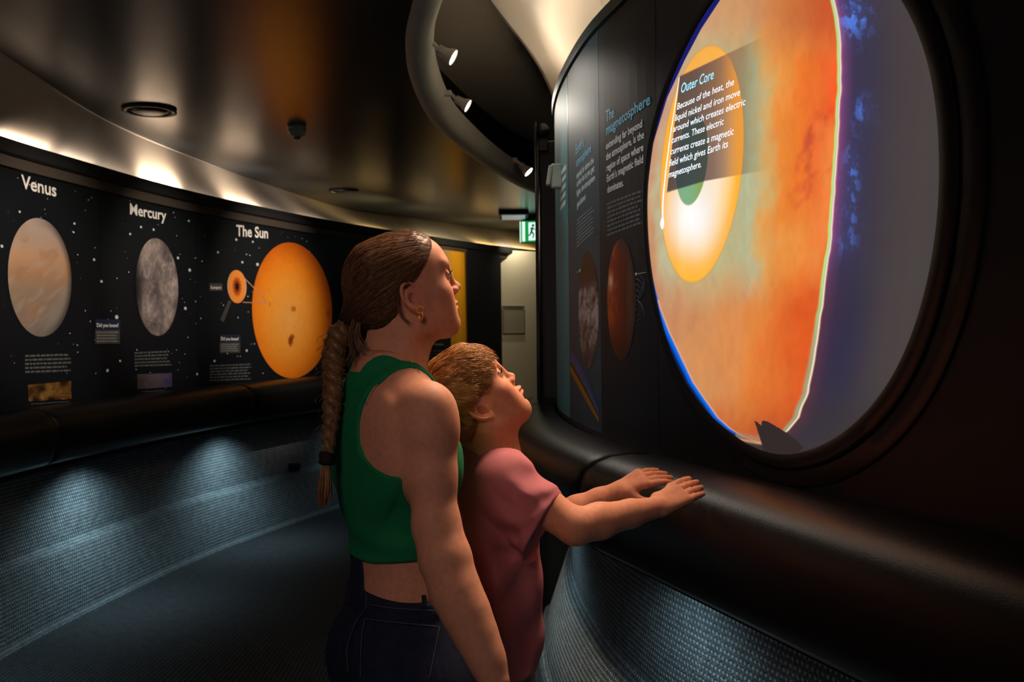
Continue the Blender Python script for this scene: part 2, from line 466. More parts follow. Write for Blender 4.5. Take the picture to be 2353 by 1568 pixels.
def para_lines(plan, corners, nl, parent, m, seed=1, off=.0035, fill=.5, ragged=.15, name='small_print', last=False):
    """rows of word-like strokes too small to read"""
    rnd = random.Random(seed); c = [plan.hit(*p, last=last) for p in corners]
    AV = []; AF = []
    def pt(u, v):
        s = (c[0][0] * (1 - u) + c[1][0] * u) * (1 - v) + (c[3][0] * (1 - u) + c[2][0] * u) * v
        z = (c[0][1] * (1 - u) + c[1][1] * u) * (1 - v) + (c[3][1] * (1 - u) + c[2][1] * u) * v
        return plan.w(np.array(s), np.array(z), off)
    for i in range(nl):
        v0 = (i + .5 - fill / 2) / nl; v1 = (i + .5 + fill / 2) / nl; u = 0; end = 1 - rnd.random() * ragged
        while u < end:
            wl = rnd.uniform(.04, .12); u2 = min(u + wl, end)
            o = len(AV); AV += [pt(u, v0), pt(u2, v0), pt(u2, v1), pt(u, v1)]; AF.append((o, o + 1, o + 2, o + 3)); u = u2 + .02
    o = obj(name, poly_mesh(AV, AF), m, None, smooth=False); o['kind'] = 'stuff'
    return bind(o, parent)
m_print = mat('printed_picture', attr='col', rough=.38, spec=.4)
m_txtw = mat('white_ink', srgb(228, 222, 214), rough=.5)
m_txtg = mat('grey_ink', srgb(120, 120, 118), rough=.5)
m_txtb = mat('sky_blue_ink', srgb(118, 190, 214), rough=.5)
m_txtd = mat('dim_ink', srgb(82, 84, 84), rough=.5)

# ------------------------------------------------------------------ the room
PL = Plan([(-1.6, -3.0), (-2.05, -1.2), (-2.30, .8), (-2.42, 2.6), (-2.42, 3.8), (-2.395, 4.66), (-2.30, 5.38), (-2.205, 6.0), (-2.07, 6.62), (-1.88, 7.25),
           (-1.64, 7.95), (-1.34, 8.65), (-.86, 9.6), (-.505, 10.3), (-.13, 10.95), (.29, 11.55), (1.0, 12.3), (2.2, 13.2)], +1)
_d = np.array([-.3296, .9441]); _n = np.array([.9441, .3296]); DW = 1.33
_st = [tuple(_n * DW + _d * s) for s in (-3.2, -2.0, -1.0, 0, .6, 1.2, 1.8, 2.3, 2.6)]
PR = Plan(_st + [(.36, 3.03), (.285, 3.38), (.235, 3.8), (.207, 4.25), (.212, 4.7), (.27, 5.25), (.42, 5.85), (.75, 6.5), (1.4, 7.1), (2.4, 7.3)], -1)
FLOOR_Z = 0.0; CEIL_Z = 2.65

# floor: radial ribbed carpet
def floor_mesh():
    n = 140; q = np.linspace(0, 1, n)
    sl = np.interp(q, [0, 1], [0, PL.s[-1]]); sr = np.interp(q, [0, 1], [0, PR.s[-1]])
    xl, yl = PL.at(sl, 0.0); xr, yr = PR.at(sr, -.1)
    m = 24; V = []; UV = []
    for i in range(n):
        for j in range(m):
            t = j / (m - 1)
            V.append((xl[i] * (1 - t) + xr[i] * t, yl[i] * (1 - t) + yr[i] * t, 0)); UV.append((sl[i], t * 2.6))
    return mesh_np(V, grid_faces(n, m)[:, ::-1], uv=UV)
fl = obj('floor', floor_mesh(), m_carpet2); tag(fl, kind='structure')

# left wall: backing, carpet skirt, bulkhead
def structure(name, me, m, smooth=True, ang=35):
    o = obj(name, me, m, smooth=smooth); sharp(o, ang); tag(o, kind='structure'); return o
structure('wall_left', sweep(PL, 0, PL.s[-1], [(-.03, .80), (-.03, 2.372)], 160), m_panel)
SKL = [(.12, 0.0), (.115, .012), (.09, .03), (.0, .335), (-.045, .37), (-.05, .90)]
structure('baseboard_left', sweep(PL, 0, PL.s[-1], SKL, 220), m_carpet, ang=25)
SKR = [(.10, 0.0), (.095, .012), (.07, .03), (-.02, .30), (-.06, .36), (-.05, .90)]
structure('baseboard_right', sweep(PR, 0, PR.s[-1], SKR, 220), m_carpet, ang=25)

# bulkhead fascia between the light shelf and the ceiling edge
BT = [(-1.3, -3.0), (-1.75, -1.0), (-1.98, 1.0), (-2.08, 2.6), (-2.158, 4.2), (-2.245, 5.25), (-2.25, 5.89), (-2.16, 6.81), (-1.98, 8.0), (-1.6, 9.74), (-1.014, 10.6), (-.588, 11.3), (-.217, 11.8), (.2, 12.3), (1.0, 13.0), (2.2, 13.9)]
PBT = Plan(BT, +1)
def loft(pa, za, pb, zb, n=160, m=7, curve=0.0, offa=0, offb=0, na=None):
    V = []
    for i in range(n):
        q = i / (n - 1)
        xa, ya = pa.at(q * pa.s[-1], offa); 
        # nearest point of b to a
        dd = (pb.p[:, 0] - xa) ** 2 + (pb.p[:, 1] - ya) ** 2
        k = int(np.argmin(dd)); xb, yb = pb.at(pb.s[k], offb)
        for j in range(m):
            t = j / (m - 1); tt = t ** (1 + curve)
            V.append((xa * (1 - tt) + xb * tt, ya * (1 - tt) + yb * tt, za * (1 - t) + zb * t))
    return V, grid_faces(n, m)
V = []; cols = []
def col_hit(pl, px):
    a_, b_, c_ = ray(px, 760); q = pl.p; f = q[:, 0] * b_ - q[:, 1] * a_
    i = int(np.where((np.sign(f[:-1]) != np.sign(f[1:])) & (q[:-1, 1] > .3))[0][0]); t = f[i] / (f[i] - f[i + 1]); return q[i] + t * (q[i + 1] - q[i])
for pxx in list(np.linspace(-3800, -400, 50)) + list(np.linspace(-380, 1300, 170)):
    pa = col_hit(PL, pxx); pb = col_hit(PBT, pxx); k = int(np.argmin(((PL.p - pa) ** 2).sum(1))); pa = pa - PL.n[k] * .02; cols.append((pa, pb))
cols = [(np.array([-2.07, -1.2]), np.array([-1.75, -1.2])), (np.array([-1.6, -3.0]), np.array([-1.3, -3.0]))][::-1] + cols
for pa, pb in cols:
    for j in range(7):
        t = j / 6; V.append((*(pa * (1 - t) + pb * t), 2.375 * (1 - t) + (CEIL_Z + .01) * t))
nb = len(cols); V = np.array(V).reshape(nb, 7, 3)
for _ in range(6): V[1:-1] = .5 * V[1:-1] + .25 * (V[:-2] + V[2:])
band_top = V[:, -1, :2].copy()
structure('trim_1', mesh_np(V.reshape(-1, 3), grid_faces(nb, 7)), m_band)
# slim light shelf along the top of the graphic panels
structure('trim_2', sweep(PL, 0, PL.s[-1], [(-.03, 2.30), (.035, 2.30), (.05, 2.31), (.05, 2.345), (.04, 2.352), (.04, 2.375), (.034, 2.375), (.034, 2.355), (-.02, 2.355), (-.03, 2.38)], 160, closed=True), m_black, smooth=False)
structure('trim_3', sweep(PL, 0, PL.s[-1], [(.004, 2.245), (.022, 2.25), (.03, 2.298), (-.03, 2.299), (-.03, 2.245)], 160, closed=True), mat('shelf_brown', srgb(72, 62, 54), rough=.5), smooth=False)

def shelf_lamp(px, pw, col, label):
    p = col_hit(PL, px); k = int(np.argmin(((PL.p - p) ** 2).sum(1))); nn = PL.n[k]; c = (p[0] + nn[0] * .008, p[1] + nn[1] * .008, 2.357)
    g = root('shelf_uplight', c, label, 'light', 'uplights lying in the light shelf'); A = Acc(); A.lathe([(.0, 0), (.018, 0), (.02, .004), (.014, .006), (.012, .003), (0, .003)], c, (0, 0, 1), 16, cap=False); A.build('lamp_body', m_lampw, g)
    q_ = col_hit(PBT, px); 
    lt = area('shelf_uplight_beam', (c[0] + nn[0] * .020, c[1] + nn[1] * .020, 2.370), (c[0], c[1], 2.65), pw * .085, col, .42, .012, 150)
    d_ = (Vector((0, 0, 1)) * .72 - Vector((nn[0], nn[1], 0)) * .69).normalized(); t_ = Vector((-nn[1], nn[0], 0)); y_ = (-d_).cross(t_)
    lt.rotation_euler = Matrix((t_, y_, -d_)).transposed().to_euler()
WARM = (1.0, .78, .58); YEL = (1.0, .68, .26)
for px, pw, col, lb in ((-120, 5, WARM, 'shelf uplight left of the frame'), (60, 4, WARM, 'uplight on the shelf above the word Venus'), (380, 34, WARM, 'bright uplight on the shelf above and right of the word Mercury'), (572, 26, WARM, 'uplight on the shelf above the word Sun'), (735, 8, WARM, 'dim uplight on the shelf right above the orange disc'),
    (872, 34, YEL, 'yellowish uplight on the shelf above the woman\'s head'), (985, 16, YEL, 'faint yellow uplight on the shelf by the woman\'s forehead'), (1128, 40, YEL, 'yellow uplight above the dark recess'), (1215, 40, YEL, 'far yellow uplight under the exit sign')):
    shelf_lamp(px, pw, col, lb)

def shelf_fill(px):  # added low fill evening out the band between the uplights
    p = col_hit(PL, px); k = int(np.argmin(((PL.p - p) ** 2).sum(1))); nn = PL.n[k]
    lt = area('shelf_fill', (p[0] + nn[0] * .026, p[1] + nn[1] * .026, 2.371), (p[0], p[1], 2.65), .30, (1, .84, .70), 1.3, .012, 150)
    d_ = (Vector((0, 0, 1)) * .72 - Vector((nn[0], nn[1], 0)) * .69).normalized(); t_ = Vector((-nn[1], nn[0], 0)); y_ = (-d_).cross(t_)
    lt.rotation_euler = Matrix((t_, y_, -d_)).transposed().to_euler()
for px in (-300, 60, 300, 480, 640, 780, 900, 1010): shelf_fill(px)
A = Acc(); A.tube([(x, y, CEIL_Z + .0) for x, y in band_top], .005, 6); o = A.build('trim_7', m_band, None, smooth=True); tag(o, kind='structure')

# ceiling with its oval opening
HOLE = [(-.277, 3.61), (-.359, 4.10), (-.405, 4.75), (-.385, 5.65), (-.27, 6.48), (-.10, 7.34), (.24, 8.6), (.85, 9.7), (1.7, 9.9), (2.6, 8.8), (3.0, 6.5), (2.9, 4.0), (2.3, 2.4), (1.5, 1.75), (.7, 1.8), (.1, 2.3), (-.16, 3.0)]
hole = catmull(HOLE, 14, closed=True)
for _ in range(8): hole = .5 * hole + .25 * (np.roll(hole, 1, 0) + np.roll(hole, -1, 0))
def ring_normals(h):
    t = np.roll(h, -1, 0) - np.roll(h, 1, 0); t /= np.linalg.norm(t, axis=1)[:, None]
    n = np.stack([t[:, 1], -t[:, 0]], 1); c = h.mean(0)
    if ((h + n * .1 - c) ** 2).sum() < ((h - c) ** 2).sum(): n = -n
    return n   # outward
hn = ring_normals(hole); NH = len(hole)
def ceiling_mesh():
    # outer loop: each hole vertex is joined to a rounded rectangle far outside
    c = np.array([1.0, 5.5]); V = []; rows = 10
    for i in range(NH):
        d = hole[i] - c; a = math.atan2(d[1], d[0]); ux, uy = math.cos(a), math.sin(a)
        sx = (4.5 - 0) if ux > 0 else 4.3; sy = 9.0
        t = min(abs(sx / ux) if abs(ux) > 1e-6 else 1e9, abs(sy / uy) if abs(uy) > 1e-6 else 1e9)
        o = c + np.array([ux, uy]) * t
        for k in range(rows):
            q = (k / (rows - 1)) ** 1.5; p = hole[i] * (1 - q) + o * q; V.append((p[0], p[1], CEIL_Z))
    return mesh_np(V, grid_faces(NH, rows, True))
ce = structure('ceiling', ceiling_mesh(), m_ceil)
# rounded lip, dark side wall and upper ceiling of the opening
def hole_sweep(prof):
    V = []; k = len(prof)
    for i in range(NH):
        for off, z in prof: V.append((hole[i, 0] - hn[i, 0] * off, hole[i, 1] - hn[i, 1] * off, z))
    return mesh_np(V, grid_faces(NH, k, True))
structure('trim_4', hole_sweep([(-.07, 2.652), (-.05, 2.640), (-.015, 2.634), (.02, 2.642), (.045, 2.668), (.055, 2.71), (.055, 2.765), (.04, 2.775), (0, 2.775)]), m_lip)
structure('trim_5', hole_sweep([(.0, 2.77), (-.16, 2.78), (-.17, 3.16)]), m_black)
UZ = 3.0
PF = Plan([(-.9, .2), (-.6, 1.4), (-.42, 2.6), (-.22, 3.6), (-.03, 4.5), (.10, 5.0), (.215, 5.6), (.31, 6.3), (.55, 7.2), (1.1, 8.0), (2.4, 8.3)], -1)
up = []
for i in range(NH):
    p = hole[i] + hn[i] * .2
    for k in range(6): q = k / 5; pp = p * (1 - q) + np.array([1.1, 5.8]) * q; up.append((pp[0], pp[1], UZ + .14 + .22 * math.sin(q * math.pi / 2)))
structure('wall_upper', mesh_np(up, grid_faces(NH, 6, True)), m_upper)
# cream flare rising from the top of the curved wall
TOPZ = 2.49
n = 150; V = []
for i in range(n):
    q = i / (n - 1); xa, ya = PR.at(q * PR.s[-1], -.16)
    dd = (PF.p[:, 0] - xa) ** 2 + (PF.p[:, 1] - ya) ** 2; k = int(np.argmin(dd)); xb, yb = PF.p[k]
    for t, zz in ((0, 0), (.015, .46), (.04, .68), (.10, .86), (.22, .93), (.40, .99), (.60, 1.0), (.74, .985), (.86, .94), (.95, .895), (1, .885)):
        V.append((xa * (1 - t) + xb * t, ya * (1 - t) + yb * t, TOPZ - .34 + (UZ - .04 - TOPZ + .34) * zz))
V = np.array(V).reshape(n, 11, 3)
for _ in range(30): V[1:-1] = .5 * V[1:-1] + .25 * (V[:-2] + V[2:])
ex = []
for i in range(n):
    d = V[i, -1, :2] - V[i, 0, :2]; d /= np.linalg.norm(d) + 1e-9
    ex.append([(*(V[i, -1, :2] + d * a_), V[i, -1, 2] + b_) for a_, b_ in ((.02, .01), (.035, .05), (.04, .14), (.04, .4))])
V = np.concatenate([V, np.array(ex)], 1)
structure('wall_flare', mesh_np(V.reshape(-1, 3), grid_faces(n, 15)), m_flare)

# right wall
structure('wall_right', sweep(PR, 0, PR.s[-1], [(0, .82), (0, TOPZ - .03), (-.005, TOPZ - .008), (-.02, TOPZ), (-.05, TOPZ), (-.05, TOPZ - .06)], 260), m_navy)
structure('trim_6', sweep(PR, 0, PR.s[-1], [(.002, TOPZ - .045), (.012, TOPZ - .04), (.014, TOPZ - .004), (.006, TOPZ + .004), (-.045, TOPZ + .004), (-.045, TOPZ - .045)], 260, closed=True), mat('dark_teal_edge', srgb(34, 52, 54), rough=.35), smooth=False)
# warm strip lights lying in the trough behind the right wall's top
st = obj('strip_light', sweep(PR, PR.s[-1] * .30, PR.s[-1] * .82, [(-.075, TOPZ - .21), (-.115, TOPZ - .21)], 80), m_strip)
tag(st, 'warm light strip hidden behind the top edge of the curved navy wall', 'light')
# end walls close the corridor
structure('wall_back', Acc().box((0, -3.1, 1.33), (6, .1, 2.7)).mesh(), m_navy, smooth=False)
structure('wall_far', Acc().box((1.1, 12.35, 1.5), (3.2, .1, 3.0)).mesh(), m_white, smooth=False)

# ------------------------------------------------------------------ padded leaning rails
RAIL = [(.011, 1.085), (.03, 1.098), (.10, 1.102), (.16, 1.098), (.205, 1.083), (.236, 1.055), (.252, 1.01), (.256, .96), (.25, .905), (.233, .862), (.205, .84), (.16, .832), (.02, .832), (.011, .84)]
def rail(plan, s0, s1, label, grp, dz=0, sc=1.0):
    r = root('padded_rail', (0, 0, 0), label, 'rail', grp)
    x, y = plan.at((s0 + s1) / 2, .1); r.location = (float(x), float(y), .83)
    prof = [(a * sc, z + dz) for a, z in RAIL]; g = .004
    n = max(12, int((s1 - s0) / .04))
    # main run, with softly pinched ends
    q = np.concatenate([[s0 + g, s0 + g + .004, s0 + g + .014], np.linspace(s0 + g + .03, s1 - g - .03, n), [s1 - g - .014, s1 - g - .004, s1 - g]])
    pin = np.ones(len(q)); pin[[0, -1]] = .90; pin[[1, -2]] = .955; pin[[2, -3]] = .985
    pr = np.array(prof); cx = np.array([.06 * sc, .97 + dz]); V = []
    for sv, k in zip(q, pin):
        pp = cx + (pr - cx) * k
        for a, z in pp:
            xx, yy = plan.at(sv, a); V.append((xx, yy, z))
    k = len(prof); F = [tuple(f) for f in grid_faces(len(q), k, False, True)] + [tuple(range(k))[::-1], tuple((len(q) - 1) * k + j for j in range(k))]
    o = obj('cushion', poly_mesh(V, F), m_vinyl); sharp(o, 50); bind(o, r)
    b = obj('backing_board', sweep(plan, s0 + .002, s1 - .002, [(.011, .825 + dz), (.14, .825 + dz), (.14, .80 + dz), (.011, .80 + dz)], n, closed=True), m_black, smooth=False); bind(b, r)
    return r
def sL(px, py): return PL.hit(px, py)[0]
def sR(px, py, last=False): return PR.hit(px, py, last)[0]
# seams: left rail about px 130 and 580
def seam_s(plan, px, off):
    a, b, c = ray(px, 900); best = None
    q = np.linspace(.5, plan.s[-1] - .5, 1500); x, y = plan.at(q, off); f = np.abs(x * b - y * a) + 10 * (y < .5); return float(q[int(np.argmin(f))])
l1 = seam_s(PL, 130, .25); l2 = seam_s(PL, 582, .25)
gl = 'padded rail sections under the planet panels'
rail(PL, 1.0, l1, 'black vinyl padded rail section under the venus panel, nearest on the left wall', gl)
rail(PL, l1, l2, 'long black padded rail section under the mercury and sun panels', gl)
rail(PL, l2, l2 + 2.6, 'black padded rail section on the left wall behind the woman', gl)
r1 = seam_s(PR, 1327, .25)
q = np.linspace(2.0, PR.s[-1], 2000); x, y = PR.at(q, .25); pxs = 1176.5 + FPX * x / y
ok = (y > 2.2) & (y < 4.4); r1 = float(q[ok][int(np.argmin(np.abs(pxs[ok] - 1327)))])
gr = 'padded rail sections along the right wall'
rail(PR, .8, r1, 'long black vinyl padded rail under the round screen, touched by the boy', gr)
rail(PR, r1, r1 + 1.9, 'black vinyl padded rail section curving round the drum wall behind the boy', gr)
rail(PR, r1 + 1.9, r1 + 3.6, 'black padded rail section on the far side of the drum wall', gr)

# ------------------------------------------------------------------ left graphic panels
def panel(plan, s0, s1, z0, z1, name, label, cat, m, th=.012, off=0.0, grp=None):
    x, y = plan.at((s0 + s1) / 2, off); r = root(name, (float(x), float(y), z0), label, cat, grp)
    o = obj('board', sweep(plan, s0, s1, [(off - th, z0), (off, z0), (off, z1), (off - th, z1)], max(8, int((s1 - s0) / .05)), closed=True), m, smooth=False)
    bind(o, r); return r
sa, sb, sc_, sd = PL.s[0] + .4, sL(232, 650), sL(452, 650), sL(905, 700)
sven0 = sL(2, 650) - .75
pv = panel(PL, sven0, sb, 1.0, 2.30, 'planet_panel', 'black starry wall panel titled Venus with a tan cloudy planet', 'panel', m_panel, grp=None)
pm = panel(PL, sb + .003, sc_, 1.0, 2.30, 'planet_panel', 'black starry wall panel titled Mercury with a grey cratered planet', 'panel', m_panel)
ps = panel(PL, sc_ + .003, sd, 1.0, 2.30, 'planet_panel', 'black starry wall panel titled The Sun with a big orange disc', 'panel', m_panel)
wall_text('title_lettering', PL, [('Venus', (48, 432), (128, 452), 32)], m_txtw, pv, bold=.018)
wall_text('title_lettering', PL, [('Mercury', (296, 492), (381, 507), 26)], m_txtw, pm, bold=.018)
wall_text('title_lettering', PL, [('The Sun', (542, 542), (615, 548), 26)], m_txtw, ps, bold=.018)

def venus_c(u, v):
    n1 = fbm(u * 1.6 + v * 1.1 + 5, v * 3.4 - u * 1.2 + 3, 3); n2 = fbm(u * 3 + 9, v * 9 - u * 4, 8)
    base = lerpc(sstep(-1, 1, v), [(0, lin((120, 108, 98))), (.35, lin((140, 116, 96))), (.55, lin((160, 122, 94))), (.75, lin((176, 136, 104))), (1, lin((160, 142, 132)))])
    base = mixc(base, lin((150, 108, 78)), .5 * sstep(.5, .75, n1)); base = mixc(base, lin((168, 154, 138)), .35 * sstep(.5, .8, n2))
    cap = sstep(.0, .12, (u * .75 - v * .75 - .62 + .08 * (n1 - .5))); base = mixc(base, lin((132, 128, 120)), .55 * cap)
    r = np.sqrt(u * u + v * v); edge = sstep(.80, 1.0, r) * sstep(-.4, .7, u); base = mixc(base, lin((34, 30, 28)), .75 * edge)
    return base
def mercury_c(u, v):
    n1 = fbm(u * 2.2 + 1, v * 2.6 + 7, 11); n2 = fbm(u * 9, v * 10, 23); n3 = fbm(u * 22, v * 24, 31, 3)
    b = .55 * n1 + .3 * n2 + .15 * n3
    base = lerpc(b, [(.25, lin((70, 62, 62))), (.5, lin((112, 101, 99))), (.72, lin((160, 145, 138)))])
    rnd = random.Random(4)
    for i in range(26):
        cx, cy, rr = rnd.uniform(-.7, .95), rnd.uniform(-.9, .9), rnd.uniform(.015, .06)
        d = np.hypot(u - cx, v - cy) / rr; base = base * (1 + .5 * np.exp(-((d - 1) * 2.2) ** 2) - .22 * np.exp(-d * d))[:, None]
        if i < 4:
            a = np.arctan2(v - cy, u - cx); ry = np.exp(-np.hypot(u - cx, v - cy) * 5) * (.5 + .5 * np.cos(a * 9 + i)) ** 6; base = base * (1 + .9 * ry)[:, None]
    dark = sstep(-.35, -.98, u + .25 * (v * v)); base = mixc(base, lin((20, 19, 20)), .95 * dark)
    return base
def sun_c(u, v):
    n1 = fbm(u * 14, v * 14, 5, 3); r = np.hypot(u + .1, v + .1)
    base = lerpc(r, [(0, lin((214, 150, 72))), (.5, lin((218, 138, 44))), (.8, lin((214, 118, 22))), (1.1, lin((180, 80, 10)))])
    base = base * (1 + .14 * (n1 - .5))[:, None]
    for cx, cy, rr, k in ((-.02, .02, .04, .5), (.03, .03, .035, .6), (-.08, -.45, .062, .95), (-.04, -.40, .04, .8), (.0, -.39, .025, .7), (.9, -.03, .05, .5), (-.58, .08, .025, .4), (.04, -.24, .012, .4)):
        d = np.hypot(u - cx, (v - cy) * .8) / rr + .6 * (fbm(u * 30 + cx * 9, v * 30, 77, 2) - .5); base = mixc(base, lin((128, 44, 8)), k * sstep(1.25, .6, d))
    return base
for pr, px, rx, ry, f, nm in ((pv, (90, 638), 73, 136, venus_c, 'planet_picture'), (pm, (359.5, 660), 49, 112, mercury_c, 'planet_picture'), (ps, (670.5, 714), 92, 156, sun_c, 'sun_picture')):
    bind(obj(nm, print_disc(PL, px, rx, ry, f), m_print), pr)
# sunspot close-up, its pointer and callout lines
def spotc(u, v):
    r = np.hypot(u, v * .8); a = np.arctan2(v, u)
    b = lerpc(r + .05 * np.cos(a * 14), [(0, lin((22, 10, 6))), (.16, lin((30, 12, 6))), (.27, lin((150, 62, 14))), (.42, lin((186, 84, 20))), (.52, lin((222, 134, 52))), (.9, lin((214, 128, 52))), (.93, lin((190, 170, 150))), (1, lin((170, 150, 135)))])
    return b
bind(obj('sunspot_picture', print_disc(PL, (543, 659), 22, 38, spotc, off=.005, n=60), m_print), ps)
def flat(c): return lambda u, v: np.repeat(lin(c)[None], len(u), 0)
def line_px(plan, a, b, wpx, c, parent, name, off=.004):
    dx, dy = b[0] - a[0], b[1] - a[1]; L = math.hypot(dx, dy); nx, ny = -dy / L * wpx / 2, dx / L * wpx / 2
    o = obj(name, print_quad(plan, [(a[0] + nx, a[1] + ny), (b[0] + nx, b[1] + ny), (b[0] - nx, b[1] - ny), (a[0] - nx, a[1] - ny)], flat(c), off=off, nu=6, nv=2), m_print, smooth=False)
    return bind(o, parent)
line_px(PL, (561, 640), (612, 692), 2, (170, 130, 100), ps, 'callout_line'); line_px(PL, (557, 695), (612, 697), 2, (170, 130, 100), ps, 'callout_line')
bind(obj('pointer_bar', print_quad(PL, [(524, 690), (531, 693), (513, 741), (504, 736)], flat((62, 60, 60)), off=.004, nu=6, nv=4), m_print), ps)
def card(parent, x0, y0, x1, y1, head, textx, tw, thp):
    bind(obj('fact_box', print_quad(PL, [(x0, y0), (x1, y0 + 1), (x1, y1 - 1), (x0, y1)], flat((62, 60, 60)), off=.004), m_print), parent)
    bind(obj('fact_heading', print_quad(PL, [(x0, y0), (x1, y0 + 1), (x1, y0 + (y1 - y0) * .42), (x0, y0 + (y1 - y0) * .42)], flat((30, 38, 60)), off=.006), m_print), parent)
    wall_text('heading_lettering', PL, [(head, (x0 + 2, y0 + (y1 - y0) * .31), (x1 - 5, y0 + (y1 - y0) * .31 + .5), thp)], m_txtw, parent, bold=.012, off=.008)
    para_lines(PL, [(x0 + 3, y0 + (y1 - y0) * .47), (x1 - 3, y0 + (y1 - y0) * .47), (x1 - 3, y1 - 3), (x0 + 3, y1 - 3)], 4, parent, m_txtg, seed=3, off=.006)
card(pm, 217, 734, 274, 791, 'Did you know?', 0, 0, 9)
card(ps, 503, 769, 551, 812, 'Did you know?', 0, 0, 8)
bind(obj('tag_box', print_quad(PL, [(480, 651), (510, 652), (510, 668), (480, 669)], flat((66, 62, 62)), off=.004, nu=6, nv=4), m_print), ps)
wall_text('tag_lettering', PL, [('Sunspot', (482, 664), (507, 664), 7)], m_txtw, ps, bold=.01, off=.006)
para_lines(PL, [(56, 814), (162, 811), (162, 856), (56, 860)], 5, pv, m_txtd, 11); para_lines(PL, [(308, 808), (394, 804), (394, 842), (308, 845)], 5, pm, m_txtd, 12)
para_lines(PL, [(481, 838), (580, 834), (580, 874), (481, 878)], 6, ps, m_txtd, 13)
def strip1(u, v):
    n = fbm(u * 6, v * 3, 41); n2 = fbm(u * 14 + 4, v * 5, 43)
    b = lerpc(n, [(.3, lin((40, 26, 12))), (.55, lin((92, 62, 28))), (.75, lin((128, 92, 46)))])
    return mixc(b, lin((188, 140, 70)), sstep(.62, .75, n2) * sstep(.45, .9, v) * .8)
def strip2(u, v):
    n = fbm(u * 9, v * 4, 51); return lerpc(n * .5 + u * .5, [(.2, lin((70, 58, 54))), (.5, lin((88, 76, 84))), (.8, lin((62, 56, 92)))])
bind(obj('photo_strip', print_quad(PL, [(62, 885), (162, 876), (163, 917), (65, 923)], strip1, nu=60), m_print), pv)
bind(obj('photo_strip', print_quad(PL, [(314, 861), (394, 857), (395, 889), (315, 895)], strip2, nu=60), m_print), pm)
para_lines(PL, [(70, 927), (160, 921), (160, 925), (70, 931)], 1, pv, m_txtd, 21); para_lines(PL, [(325, 899), (386, 895), (386, 899), (325, 903)], 1, pm, m_txtd, 22)
def stars(parent, x0, x1, seed, n, px_list=()):
    rnd = random.Random(seed); V = []; F = []
    pts = [(rnd.uniform(x0, x1), None, rnd.choice((.6, .8, 1.1, 1.5))) for _ in range(n)]
    pts = [(x, rnd.uniform(1.05, 2.24), r) for x, _, r in pts]
    for x, z, r in pts:
        s, _ = PL.hit(x, 700); dep = PL.at(s)[1]; rad = r * dep / FPX * 1.0; o = len(V); ww = []
        for k in range(6): a = k * math.pi / 3; ww.append(PL.w(np.array(s + rad * 1.5 * math.cos(a)), np.array(z + rad * math.sin(a)), .0025))
        V += ww; F.append(tuple(o + k for k in range(6)))
    for x, y, r in px_list:
        s, z = PL.hit(x, y); dep = PL.at(s)[1]; rad = r * dep / FPX; o = len(V)
        for k in range(6): a = k * math.pi / 3; V.append(PL.w(np.array(s + rad * 1.5 * math.cos(a)), np.array(z + rad * math.sin(a)), .003))
        F.append(tuple(o + k for k in range(6)))
    o = obj('printed_stars', poly_mesh(V, F), mat('star_ink', srgb(186, 192, 196), rough=.5) if 'star_ink' not in MATS else MATS['star_ink'], smooth=False); o['kind'] = 'stuff'; bind(o, parent)
stars(pv, 2, 230, 1, 60, [(44, 487, 3), (170, 514, 3), (215, 597, 3.5), (232, 647, 3.5), (168, 534, 2.5), (3, 566, 4)])
stars(pm, 234, 450, 2, 60, [(298, 538, 3), (323, 522, 3), (352, 528, 3), (267, 729, 5), (408, 593, 3.5), (435, 621, 4), (433, 508, 3), (425, 709, 4), (275, 830, 3), (246, 852, 4)])
stars(ps, 454, 760, 3, 70, [(542, 551, 3), (591, 608, 4), (556, 603, 3), (500, 580, 3), (580, 556, 2.5), (492, 830, 3), (566, 806, 3), (452, 860, 3)])

# far end: yellow-edged poster, dark recess sheet, white door, hatch frame
fp0, fp1 = sL(935, 650), sL(1067, 650)
pf = panel(PL, fp0, fp1, .98, 2.30, 'yellow_poster_panel', 'tall beige poster panel with a yellow band at its right edge, beyond the woman', 'panel', m_panel, off=.02)
def farc(u, v):
    n = fbm(u * 5, v * 2, 61); b = lerpc(u, [(0, lin((36, 32, 26))), (.30, lin((60, 52, 36))), (.50, lin((120, 104, 66))), (.64, lin((150, 122, 74))), (.74, lin((200, 140, 28))), (.86, lin((214, 152, 30))), (.955, lin((196, 134, 24))), (.97, lin((60, 42, 12))), (1, lin((50, 36, 12)))])
    b = b * (1 + .3 * (n - .5))[:, None]; return mixc(b, lin((96, 90, 78)), sstep(.80, .84, v) * (u < .62))
bind(obj('poster_print', print_quad(PL, [(935, 545), (1067, 566), (1075, 900), (935, 900)], farc, off=.024, nu=60, nv=30), m_print), pf)
bind(obj('caption_board', print_quad(PL, [(966, 776), (1030, 776), (1030, 842), (966, 842)], flat((34, 33, 32)), off=.03, nu=10, nv=4), m_print), pf)
para_lines(PL, [(972, 804), (1026, 803), (1026, 838), (972, 838)], 5, pf, m_txtd, 31, off=.034)
para_lines(PL, [(990, 788), (1012, 788), (1012, 796), (990, 796)], 1, pf, m_txtg, 32, off=.034)
pd = panel(PL, fp1 + .01, sL(1146, 650), .2, 2.32, 'dark_recess_sheet', 'tall black sheet standing for the dark recess between yellow poster and white door', 'panel', m_navy, th=.03, off=.03)  # black sheet stands in for the shade of a recess
